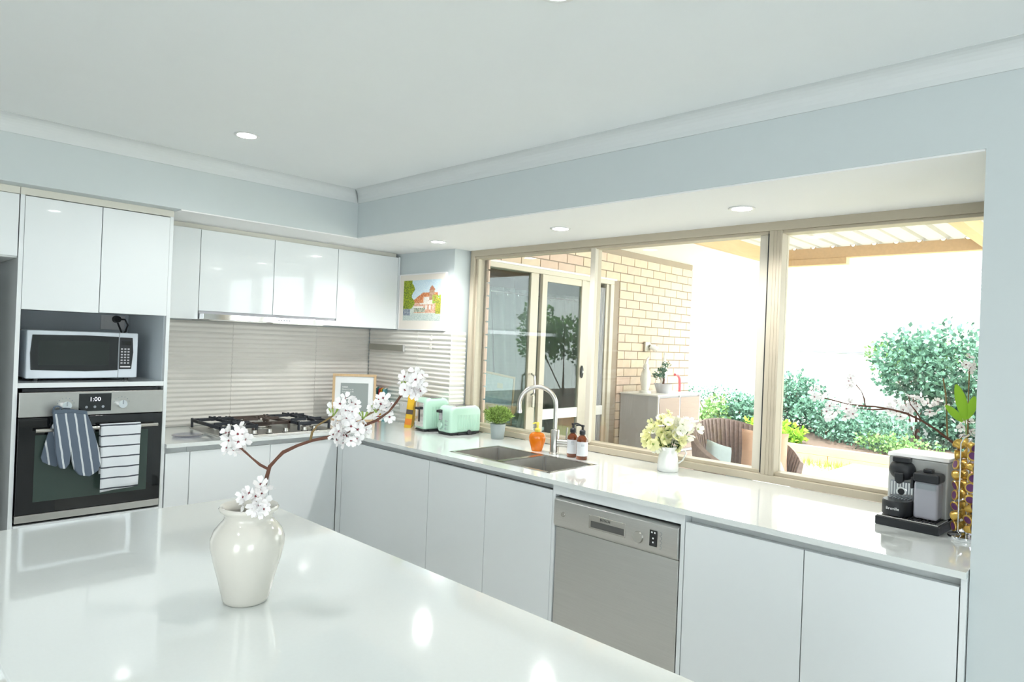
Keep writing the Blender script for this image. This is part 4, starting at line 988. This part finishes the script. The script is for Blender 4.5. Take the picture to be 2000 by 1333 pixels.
for cx, cy, cz, rr, n, kind in ((-.045,-2.495,1.055,.055,22,0),(.005,-2.55,1.05,.05,15,0),(.02,-2.565,1.105,.05,18,1),(.062,-2.60,1.10,.05,16,1),(-.02,-2.52,1.11,.05,15,0),(-.02,-2.525,1.165,.022,4,2),(-.055,-2.49,1.13,.02,3,2)):
    for i in range(n):
        d = Vector((rn.gauss(0,1), rn.gauss(0,1), rn.gauss(0,1))).normalized()
        p = Vector((cx,cy,cz)) + d*rr*rn.uniform(.7,1)
        q = (d+Vector((-.3,-.3,.2))).to_track_quat('Z','Y') @ Quaternion((0,0,1), rn.uniform(0,6))
        inst((CF,CF2,CF3)[kind if kind != 0 or rn.random() < .75 else 1], 'bloom', t, p-base, q.to_euler(), rn.uniform(.8,1.1))
    MB().tube([Vector((0,-2.535,.93))-base, Vector((cx*.4,(cy+2.535)*.4-2.535,1.0))-base, Vector((cx,cy,cz-.01))-base], [.003,.0028,.002], 6).build('stem', M_leafd, t, smooth=60)
for i in range(16):
    a = rn.uniform(0,2*PI); p = Vector((.03*math.cos(a), .03*math.sin(a), .115+rn.uniform(-.01,.09))); o = Vector((math.cos(a),math.sin(a),rn.uniform(-.2,.6))).normalized(); s = o.cross(Vector((0,0,1))).normalized()*.013
    MB().add([p, p+o*.02+s, p+o*.045, p+o*.02-s], [(0,1,2),(0,2,3)]).build('leaf', M_leafd, t)

# coffee machine
t = thing('coffee_machine', 'silver capsule coffee machine with milk tank at the bench end', 'coffee machine', (-.09,-3.612,.9), -.05)
mc = t
MB().box((-.158,-.098,.0),(.10,.098,.030)).build('drip_base', M_black, t, bevel=.003)
gr = MB().box((-.153,-.094,.030),(-.03,.094,.034)).build('drip_tray', M_steel, t, bevel=.001)
for k in range(10): MB().box((-.150,-.084+.0125*k,.034),(-.05,-.079+.0125*k,.0365)).build('tray_bar', M_black, gr)
MB().box((-.05,-.095,.034),(.14,.095,.232)).build('body', M_mach, t, bevel=.008, seg=3)
MB().prism([(-.056,.232),(.145,.232),(.145,.243),(-.05,.245)], -.097, .097, 1).build('lid', M_whitel, t, bevel=.003)
br = MB().ell((-.06,.045,.188),(.030,.043,.038),22,14).build('brew_head', M_black, t, smooth=60)
MB().box((-.085,.018,.216),(-.045,.072,.234)).build('capsule_slot', M_black, br, bevel=.004)
MB().prism([(.030,.18),(.062,.18),(.058,.150),(.050,.142),(.040,.142),(.032,.150)], -.098, -.075, 0).build('spout_cover', M_black, br, bevel=.004)
gl = MB().box((-.056,.008,.084),(-.048,.084,.146)).build('louvre_panel', M_ink, t, bevel=.002)
for k in range(8): MB().box((-.0585,.011+.0092*k,.087),(-.0555,.016+.0092*k,.143)).build('louvre_bar', M_chrome, gl)
MB().cyl((-.0585,.046,.110),(-.062,.046,.110),.017,n=20).build('badge_ring', M_chrome, gl, smooth=40); MB().cyl((-.0618,.046,.110),(-.0632,.046,.110),.011,n=20).build('badge', M_black, gl, smooth=40)
cs = MB().lathe([(0,0),(.054,0),(.056,.004),(.056,.044),(.052,.050),(0,.050)], (-.095,.046,.037), 28, sy=.85).build('cup_stand', M_black, t, smooth=40)
for k in range(7): MB().box((-.090,.016+.0095*k,.0872),(-.052,.0195+.0095*k,.090)).build('stand_rib', M_ink, cs)
text('lettering', 'Breville', .014, M_pw, t, frame_m((-.1522,.066,.058),(0,-1,0),(0,0,1)))
mt = MB().box((-.118,-.082,.038),(-.055,-.008,.165)).build('milk_tank', M_milk, t, bevel=.010, seg=3)
MB().box((-.1185,-.0785,.135),(-.057,-.0115,.162)).build('milk_spout_block', M_ink, mt, bevel=.006)
ml = MB().box((-.122,-.086,.163),(-.052,-.004,.195)).build('milk_lid', M_black, t, bevel=.008)
MB().box((-.10,-.058,.195),(-.07,-.030,.207)).build('lid_knob', M_black, ml, bevel=.003)
MB().box((-.112,-.004,.135),(-.085,.004,.175)).build('froth_spout', M_black, ml, bevel=.003)
# capsule carousel
CC = Vector((-.212,-3.772,.9))
t = thing('capsule_carousel', 'chrome capsule tower beside the coffee machine', 'capsule stand', CC, .35)
MB().lathe([(0,0),(.052,0),(.054,.004),(.052,.012),(.02,.016),(.012,.02),(0,.02)], n=36).build('base', M_chrome, t, smooth=50)
MB().cyl((0,0,.016),(0,0,.33),.006,n=12).build('post', M_chrome, t, smooth=40)
for k in range(4):
    a = k*PI/2 + PI/4; c, s_ = math.cos(a), math.sin(a)
    MB().tube([(.026*c,.026*s_,.014),(.042*c,.042*s_,.03),(.042*c,.042*s_,.315),(.026*c,.026*s_,.335),(.004*c,.004*s_,.342)], .0022, 7).build('wire', M_chrome, t, smooth=50)
o = MB().lathe([(0,0),(.0165,0),(.0175,.002),(.0145,.004),(.0140,.006)], n=18).lathe([(.0140,.0055),(.0115,.020),(.007,.0255),(0,.0265)], n=18).build('tmp', M_gold, smooth=40)
cap = o.data; bpy.data.objects.remove(o)
o = MB().lathe([(0,-.0006),(.0125,-.0006),(.0125,0),(0,0)], n=16).build('tmp', M_purple); lidm = o.data; bpy.data.objects.remove(o)
rn = random.Random(17)
ORD = ('lowest','second','third','fourth','fifth','sixth','seventh','eighth','topmost')
for k, side in ((0,'window-side column'),(1,'machine-side column'),(2,'left visible column'),(3,'right visible column')):
    a = k*PI/2 + .42
    for j in range(9):
        z = .040 + .0335*j
        d = Vector((math.cos(a), math.sin(a), 0)); tilt = rn.choice((.0,.5,-.4,.9,-1.0,.2))
        n = Vector((d.x*math.cos(tilt)-d.y*math.sin(tilt), d.y*math.cos(tilt)+d.x*math.sin(tilt), rn.uniform(-.5,.6))).normalized()
        e = thing('coffee_capsule', 'gold capsule with purple lid, %s in the %s of the chrome tower' % (ORD[j], side), 'capsule', CC+d*.030+n*.010+Vector((0,0,z)), group='coffee capsules in the chrome tower')
        e.rotation_euler = (-n).to_track_quat('Z','Y').to_euler()
        inst(cap, 'shell', e); inst(lidm, 'foil_lid', e)
# glass vase with second blossom branch
base = Vector((.03,-3.757,.9))
t = MB().lathe([(0,0),(.036,0),(.038,.004),(.040,.10),(.036,.22),(.038,.262),(.036,.262),(.034,.22),(.037,.10),(.035,.010),(0,.010)], n=32).build('glass_vase', M_jarglass, None, tuple(base), smooth=50)
tag(t, 'tall clear glass vase half hidden behind the capsule tower', 'vase')
t = thing('blossom_branch', 'white blossom branch reaching across the window from the glass vase', 'branch', base+Vector((0,0,.012)))
base = base+Vector((0,0,.012))
twig(t, base, [(.022,-3.735,.915),(.0,-3.722,1.08),(-.03,-3.71,1.165),(-.045,-3.695,1.192),(-.086,-3.652,1.235),(-.125,-3.612,1.267),(-.163,-3.573,1.29),(-.201,-3.533,1.302),(-.219,-3.488,1.308),(-.224,-3.456,1.307),(-.228,-3.397,1.309),(-.261,-3.363,1.32),(-.294,-3.329,1.329)], .0048, .002, M_bark, 'main_stem')
twig(t, base, [(-.224,-3.456,1.307),(-.227,-3.453,1.332),(-.234,-3.445,1.359),(-.239,-3.427,1.382)], .0022, .0016, M_bark)
twig(t, base, [(-.20,-3.52,1.302),(-.215,-3.48,1.296),(-.222,-3.45,1.296),(-.232,-3.42,1.30)], .0022, .0014, M_bark)
twig(t, base, [(-.125,-3.612,1.267),(-.139,-3.598,1.297),(-.154,-3.582,1.323),(-.159,-3.577,1.35)], .0022, .0016, M_bark)
twig(t, base, [(-.06,-3.68,1.21),(-.05,-3.675,1.25),(-.048,-3.672,1.30),(-.05,-3.668,1.36),(-.062,-3.66,1.42)], .003, .0022, M_twig)
D = [[(-.3,-3.375,1.269),(-.339,-3.363,1.284),(-.295,-3.38,1.3),(-.331,-3.37,1.304),(-.31,-3.358,1.26)],[(-.26,-3.415,1.319),(-.267,-3.407,1.294),(-.278,-3.431,1.279),(-.279,-3.407,1.267),(-.243,-3.428,1.298)],[(-.269,-3.415,1.382),(-.283,-3.421,1.405)],[(-.357,-3.319,1.354),(-.364,-3.329,1.334),(-.323,-3.341,1.341),(-.358,-3.34,1.36)],[(-.176,-3.525,1.296),(-.143,-3.55,1.276),(-.116,-3.565,1.318),(-.156,-3.539,1.323),(-.157,-3.56,1.3),(-.133,-3.575,1.295),(-.159,-3.541,1.293)],[(-.119,-3.595,1.315),(-.093,-3.599,1.335),(-.099,-3.574,1.343),(-.142,-3.58,1.32)],[(-.059,-3.646,1.333),(-.089,-3.629,1.298),(-.051,-3.644,1.304),(-.026,-3.662,1.315),(-.073,-3.619,1.327)],[(.029,-3.723,1.452),(.036,-3.719,1.496),(.014,-3.714,1.47),(.03,-3.732,1.472)],[(.028,-3.709,1.268),(-.001,-3.712,1.247),(.019,-3.73,1.238),(.007,-3.731,1.268),(.037,-3.718,1.288),(.008,-3.713,1.223)]]
blossoms(t, base, D, random.Random(8), sc=1.05)
twig(t, base, [(.022,-3.735,.95),(.0,-3.73,1.2),(.01,-3.725,1.35),(.028,-3.722,1.46)], .003, .002, M_twig)
def big_leaf(p, tip, w, nrm):
    p, tip = Vector(p), Vector(tip); o = tip-p; s = o.normalized().cross(Vector(nrm)).normalized()*w; nn = Vector(nrm).normalized()*w*.25
    vs = []; m = 8
    for i in range(m+1):
        u = i/m; ww = math.sin(PI*min(1,u*.92+.04))**.7
        c = p+o*u; vs += [c-s*ww+nn*ww, c, c+s*ww+nn*ww]
    return MB().add(vs, [(3*i+a,3*i+a+1,3*i+a+4,3*i+a+3) for i in range(m) for a in (0,1)]).build('leaf', M_sh3, t, smooth=70)
for p, tip, w in (((-.041,-3.727,1.275),(-.070,-3.700,1.40),.021),((-.045,-3.72,1.27),(-.09,-3.675,1.325),.014),((-.03,-3.73,1.28),(.0,-3.745,1.36),.016)):
    big_leaf(Vector(p)-base, Vector(tip)-base, w, (-.7,-.7,.1))
twig(t, base, [(.01,-3.735,1.05),(-.02,-3.73,1.2),(-.041,-3.727,1.28)], .002, .0016, M_bud)

# ================================================================== OUTSIDE THINGS
# drawer cabinet
t = thing('outdoor_cabinet', 'white cabinet with limed timber drawers against the brick wall', 'cabinet', (3.15,-.565,-.1))
MB().box((-.40,-.21,0),(.40,.21,1.12)).build('carcass', M_grey, t)
MB().box((-.415,-.225,1.12),(.415,.215,1.135)).build('top', M_whitel, t, bevel=.003)
for x in (-.40,-.005,.39): MB().box((x-.0,-.225,0),(x+.012,-.21,1.12)).build('front_stile', M_whitel, t)
for k in range(4):
    z = .03+.275*k
    MB().box((-.388,-.223,z-.02),(.39,-.21,z)).build('front_rail', M_whitel, t)
    for x0, x1 in ((-.385,-.01),(.01,.387)): MB().box((x0,-.228,z+.006),(x1,-.212,z+.248)).build('drawer', M_whitewood, t, bevel=.002)
# things on it
t = thing('bird_statue', 'white cockatoo statue on the outdoor cabinet, left of the bonsai', 'statue', (2.885,-.55,1.035))
MB().lathe([(0,0),(.06,0),(.06,.02),(.035,.03),(.045,.08),(.055,.14),(.045,.20),(.03,.235),(.032,.26),(.025,.285),(0,.30)], n=20).build('body', M_cone_w, t, smooth=60)
MB().prism([(-.02,.28),(.02,.28),(.035,.36),(.0,.33)], -.008, .008, 1).build('crest', M_cone_w, t); MB().prism([(-.028,.255),(-.05,.245),(-.03,.235)], -.006,.006,1).build('beak', M_grey, t)
t = thing('bonsai', 'small bonsai tree in a grey bowl on the outdoor cabinet', 'bonsai', (3.10,-.62,1.035))
MB().lathe([(0,0),(.06,0),(.075,.05),(.092,.095),(.085,.095),(.07,.08),(0,.08)], n=24).build('bowl', M_grey, t, smooth=50)
MB().tube([(0,0,.08),(.015,0,.13),(-.005,0,.18),(.02,0,.24),(.035,0,.27)], [.012,.010,.009,.007,.004], 8).build('trunk', M_bark, t, smooth=60)
mb = MB(); rn = random.Random(3)
for c, r_, n in (((-.085,0,.18),.065,160),((-.03,0,.23),.05,110),((.05,0,.285),.05,60)):
    for i in range(n):
        d = Vector((rn.gauss(0,1),rn.gauss(0,1),rn.gauss(0,.6))).normalized()*r_*rn.random()**.4; p = Vector(c)+Vector((d.x,d.y,d.z*.8)); a = Vector((rn.gauss(0,1),rn.gauss(0,1),rn.gauss(0,1))).normalized()*.011; b = a.cross(Vector((.3,.5,.8))).normalized()*.007
        mb.add([p-a,p+b,p+a,p-b], [(0,1,2,3)])
f = mb.build('foliage', M_sh1, t); f['kind'] = 'stuff'
t = thing('tall_statue', 'white pointed statue on the outdoor cabinet, right of the bonsai', 'statue', (3.30,-.50,1.035))
MB().lathe([(0,0),(.055,0),(.05,.04),(.03,.10),(.04,.16),(.03,.24),(.018,.33),(0,.42)], n=18).build('body', M_cone_w, t, smooth=60)
MB().lathe([(0,0),(.07,0),(.07,.015),(0,.015)], n=18).build('plinth', M_white, t)
t = MB().tube([(0,0,0),(0,0,.09),(-.01,-.0,.14),(-.05,-.0,.175),(-.11,-.0,.18)], .014, 10).build('curved_handle', M_pink, None, (3.50,-.58,1.035), smooth=60); tag(t, 'pink curved handle standing at the cabinet end', 'handle')
t = thing('wall_spotlight', 'small white twin spotlight on the brick wall', 'wall light', (3.2,-.345,1.50))
MB().box((-.06,-.025,-.055),(.04,0,.045)).build('back_plate', M_kbar, t, bevel=.004)
for x in (.05,.10): MB().cyl((x-.03,-.03,0),(x,-.075,-.03),.022,.028,14).build('lamp_head', M_white, t, smooth=40)
# wicker chair
t = thing('wicker_armchair', 'brown wicker tub armchair on the patio', 'armchair', (2.78,-1.66,-.1), -.45)
R0 = .40; mb = MB(); n = 36; vs = []
def backh(a): return .98 - .30*abs(math.sin(a/2*1.0))**1.2 if abs(a) < 2.2 else .62
for i in range(n+1):
    a = -2.1 + 4.2*i/n; h = .60 + .36*max(0, math.cos(a*.62))**1.3
    for r_, z in ((R0-.04,.36),(R0-.02,h*.72),(R0+.03,h),(R0+.06,h-.02),(R0+.02,h*.6),(R0-.02,.10)):
        vs.append((r_*math.sin(a)*1.05, r_*math.cos(a), z))
mb.add(vs, [(6*i+k, 6*i+k+1, 6*i+k+7, 6*i+k+6) for i in range(n) for k in range(5)] + [tuple(range(6)), tuple(range(6*n,6*n+6))])
sh = mb.build('shell', M_wick, t, smooth=50)
for k in range(41):
    a = -2.05+4.1*k/40; h = .60 + .36*max(0, math.cos(a*.62))**1.3
    MB().tube([((R0-.055)*math.sin(a)*1.05,(R0-.055)*math.cos(a),.38),((R0-.03)*math.sin(a)*1.05,(R0-.03)*math.cos(a),h*.72),((R0+.02)*math.sin(a)*1.05,(R0+.02)*math.cos(a),h-.01)], .006, 5).build('wicker_rib', M_wick, sh, smooth=60)
MB().lathe([(0,.30),(.38,.30),(.39,.33),(.38,.38),(0,.39)], (0,0,0), 32).build('seat', M_wick, t, smooth=40)
for x in (-.27,.27):
    for y in (-.22,.25): MB().cyl((x,y,0),(x*.95,y*.95,.32),.022,n=10).build('leg', M_wick, t, smooth=40)
MB().lathe([(0,.39),(.34,.39),(.36,.42),(.34,.47),(0,.49)], (0,-.03,0), 28).build('seat_cushion', M_gcush, t, smooth=50)
def cushion(name, label, loc, rot, s, m):
    mb = MB(); n = 12; vs = []
    for sgn in (-1,1):
        for j in range(n+1):
            for i in range(n+1):
                u, v = i/n*2-1, j/n*2-1; e = (1-u**4)*(1-v**4)
                k = 1-.08*(1-abs(u))*abs(v)**3 - 0
                vs.append((u*s*(1-.06*(1-v*v)), sgn*.06*max(0,e)**.5, v*s*(1-.06*(1-u*u))))
    N = (n+1)**2
    for b in (0,N): mb.add([], []); 
    mb.add(vs, [(b+j*(n+1)+i, b+j*(n+1)+i+1, b+(j+1)*(n+1)+i+1, b+(j+1)*(n+1)+i) for b in (0,N) for j in range(n) for i in range(n)])
    o = mb.build(name, m, None, loc, smooth=60); o.rotation_euler = rot; tag(o, label, 'cushion', 'cushions on the wicker armchair'); return o
cushion('cushion', 'square peach cushion propped in the wicker armchair', (2.92,-1.76,.60), (-.25,.06,-.95), .20, M_peach)
cushion('cushion', 'pale blue grey cushion beside the peach one in the armchair', (2.58,-1.50,.56), (-.30,.3,-.5), .13, M_gcush)
# white table + chair
t = thing('patio_table', 'white rectangular patio table under the translucent roof', 'table', (1.62,-3.70,-.1))
MB().box((-.55,-1.0,.815),(.55,1.0,.84)).build('table_top', M_whitel, t, bevel=.006)
for x in (-.48,.48):
    for y in (-.9,.9): MB().box((x-.03,y-.03,0),(x+.03,y+.03,.815)).build('leg', M_whitel, t)
t = thing('patio_chair', 'white moulded shell chair at the corner of the patio table', 'chair', (2.02,-2.38,-.1), -.25)
mb = MB(); vs = []; n = 10; m = 14
for j in range(m+1):
    v = j/m
    for i in range(n+1):
        u = i/n*2-1
        if v < .5: y = -.22+.44*(v/.5); z = .45 + .03*u*u - .02*math.sin(PI*v/.5); wd = .22
        else:
            q = (v-.5)/.5; y = .22+.10*q; z = .45+.42*q - .05*u*u*q; wd = .22*(1-.35*q*q); y -= .05*u*u
        vs.append((u*wd, y, z))
mb.add(vs, [(j*(n+1)+i, j*(n+1)+i+1, (j+1)*(n+1)+i+1, (j+1)*(n+1)+i) for j in range(m) for i in range(n)])
o = mb.build('shell', M_whitel, t, smooth=60); sd = o.modifiers.new('s','SOLIDIFY'); sd.thickness = .008
for x in (-.17,.17):
    for y in (-.17,.17): MB().cyl((x*1.2,y*1.2,0),(x,y,.45),.013,n=10).build('leg', M_whitel, t, smooth=40)
# retaining sleepers
t = thing('retaining_wall', 'low pine sleeper retaining wall edging the garden bed', 'retaining wall', (7.42,0,-.11))
for k, (z0, z1) in enumerate(((0,.118),(.12,.24))):
    y = 4.0 - k*.9
    while y > -9:
        MB().box((-.04,y-2.39,z0),(.04,y,z1)).build('sleeper', M_timber, t, bevel=.004); y -= 2.4
# fence
t = thing('boundary_fence', 'pale steel panel fence behind the garden', 'fence', (10.6,0,.08))
y = 8.21; i = 0
while y > -6:
    mb = MB(); vs = []; m = 24
    for z in (0,1.47):
        for k in range(m+1):
            yy = y-.03-2.30*k/m; vs.append((.02*(1 if (k//2) % 2 else 0), yy, z))
    mb.add(vs, [(k,k+1,m+2+k,m+1+k) for k in range(m)]); mb.build('fence_panel', M_fence, t)
    MB().box((-.03,y-2.34,1.475),(.04,y-.03,1.52)).build('top_rail', M_fence, t); MB().box((-.022,y-2.33,1.452),(.0,y-.04,1.475)).build('rail_shadow', M_vent, t); MB().box((-.040,y-.012,0),(-.035,y+.012,1.45)).build('post_joint', M_vent, t)  # dark strip below the top rail stands in for its shadow
    MB().box((-.035,y-.03,-.1),(.04,y+.03,1.52)).build('post', M_fence, t); y -= 2.37
# neighbour house
t = thing('neighbour_house', 'white rendered neighbouring house behind the fence', 'house', (15,0,-.1))
MB().box((0,-12,0),(.3,8,4.2)).build('wall', M_render, t)
MB().prism([(-.5,4.2),(.5,4.2),(4,6),(3.8,6.1)], -12.4, 8.4, 1).build('roof', M_render, t)
vb = MB().box((-.06,-1.85,2.85),(0,-.75,3.65)).build('air_vent', M_whitel, t)
for k in range(9):
    for c in range(4): MB().box((-.075,-1.80+.27*c,2.90+.085*k),(-.055,-1.58+.27*c,2.935+.085*k)).build('louvre', M_vent, vb)
# shrubs
def shrub(label, cat, c, r, n, m, size, seed, group='garden shrubs', lean=0, flat=.0, name='shrub'):
    rn = random.Random(seed); t = thing(name, label, cat, (c[0],c[1],.08), group=group)
    mb = MB(); lobes = [(Vector((rn.uniform(-.6,.6)*r[0], rn.uniform(-.6,.6)*r[1], c[2]-.08+rn.uniform(-.5,.5)*r[2])), rn.uniform(.4,.6)) for _ in range(9)]
    for i in range(n):
        lc, lr = rn.choice(lobes)
        d = Vector((rn.gauss(0,1),rn.gauss(0,1),rn.gauss(0,1))).normalized()*(rn.uniform(.55,1.05))
        p = lc + Vector((d.x*r[0]*lr, d.y*r[1]*lr, d.z*r[2]*lr))
        if p.z < .0: p.z = rn.uniform(0,.15)
        o = (d*.5+Vector((rn.gauss(0,.5),rn.gauss(0,.5),rn.gauss(.1,.5)))).normalized(); s = o.cross(Vector((rn.gauss(0,1),rn.gauss(0,1),rn.gauss(0,1)))).normalized()
        L = size*rn.uniform(.6,1.3); w = L*.36
        mb.add([p, p+o*L*.5+s*w, p+o*L, p+o*L*.5-s*w], [(0,1,2,3)])
    f = mb.build('foliage', m, t); f['kind'] = 'stuff'
    for k in range(4):
        lc = lobes[k][0]; MB().tube([(rn.uniform(-.05,.05),rn.uniform(-.05,.05),-.02),(lc.x*.5,lc.y*.5,lc.z*.5),tuple(lc)], [.02,.014,.006], 6).build('stem', M_bark, t, smooth=60)
    return t
shrub('big dense climbing shrub over the fence at the right of the window', 'shrub', (9.7,-1.95,.95), (.85,1.25,1.25), 8000, M_sh1, .085, 1)
shrub('pale leaved upper branch mass of the climbing shrub at the fence top', 'shrub', (10.0,-1.35,1.5), (.5,.85,.45), 1500, M_sh2, .075, 2)
shrub('blue green shrub beside the window mullion', 'shrub', (9.6,.62,.55), (.6,.55,.62), 2600, M_sh1, .07, 3)
shrub('low spreading blue green shrub in the middle of the bed', 'shrub', (9.2,-.10,.38), (.7,.75,.42), 2800, M_sh1, .065, 4)
shrub('low shrub under the climbing shrub', 'shrub', (8.7,-.95,.30), (.7,.7,.34), 2300, M_sh1, .06, 5)
shrub('light green leafy plant at the front left of the bed', 'plant', (8.2,.35,.22), (.4,.45,.26), 900, M_sh3, .09, 6)
shrub('bright yellow green rosette plant at the sleeper edge', 'plant', (7.85,-.12,.2), (.12,.16,.14), 160, M_sh3, .10, 7)
shrub('mid green shrub seen above the wicker armchair', 'shrub', (9.0,1.75,.28), (.6,.7,.4), 1900, M_sh2, .07, 8)
shrub('dark shrub seen between armchair and mullion', 'shrub', (8.8,1.15,.40), (.45,.42,.46), 1500, M_sh1, .07, 9)
shrub('sparse low weeds at the foot of the fence', 'plant', (10.2,2.6,.55), (.25,.8,.25), 350, M_sh1, .06, 10)
shrub('thin sapling against the fence post', 'plant', (10.0,.86,.85), (.14,.14,.5), 130, M_sh1, .06, 12)
shrub('low silvery groundcover near the coffee machine', 'plant', (8.1,-1.5,.2), (.4,.7,.2), 1100, M_sh2, .05, 13)
# grass tufts
rn = random.Random(5); mb = MB()
for i in range(1400):
    y = rn.uniform(-2.4,1.6); x = 7.30-abs(rn.gauss(0,.22)); 
    if rn.random() > (.9 if abs(y+.75) < .45 or y > .0 else .22): continue
    h = rn.uniform(.04,.16)*math.exp(-(7.34-x)*1.5); a = rn.uniform(0,2*PI); s = Vector((math.cos(a),math.sin(a),0))*.006; l = Vector((rn.gauss(0,.03),rn.gauss(0,.03),h))
    p = Vector((x,y,-.11)); mb.add([p-s,p+s,p+l], [(0,1,2)])
o = mb.build('grass_tufts', M_grass, None); tag(o, 'unmown grass tufts along the foot of the sleeper wall', 'grass', kind='stuff')
# tree beyond the view, mirrored in the glass door
shrub('leafy tree beyond the patio seen only mirrored in the door glass', 'tree', (11.6,-8.3,1.7), (1.0,1.1,1.0), 2600, M_sh2, .12, 31, group='garden trees', name='tree')

for o in bpy.data.objects:
    if o.type == 'MESH': o.shadow_terminator_geometry_offset = 0.0
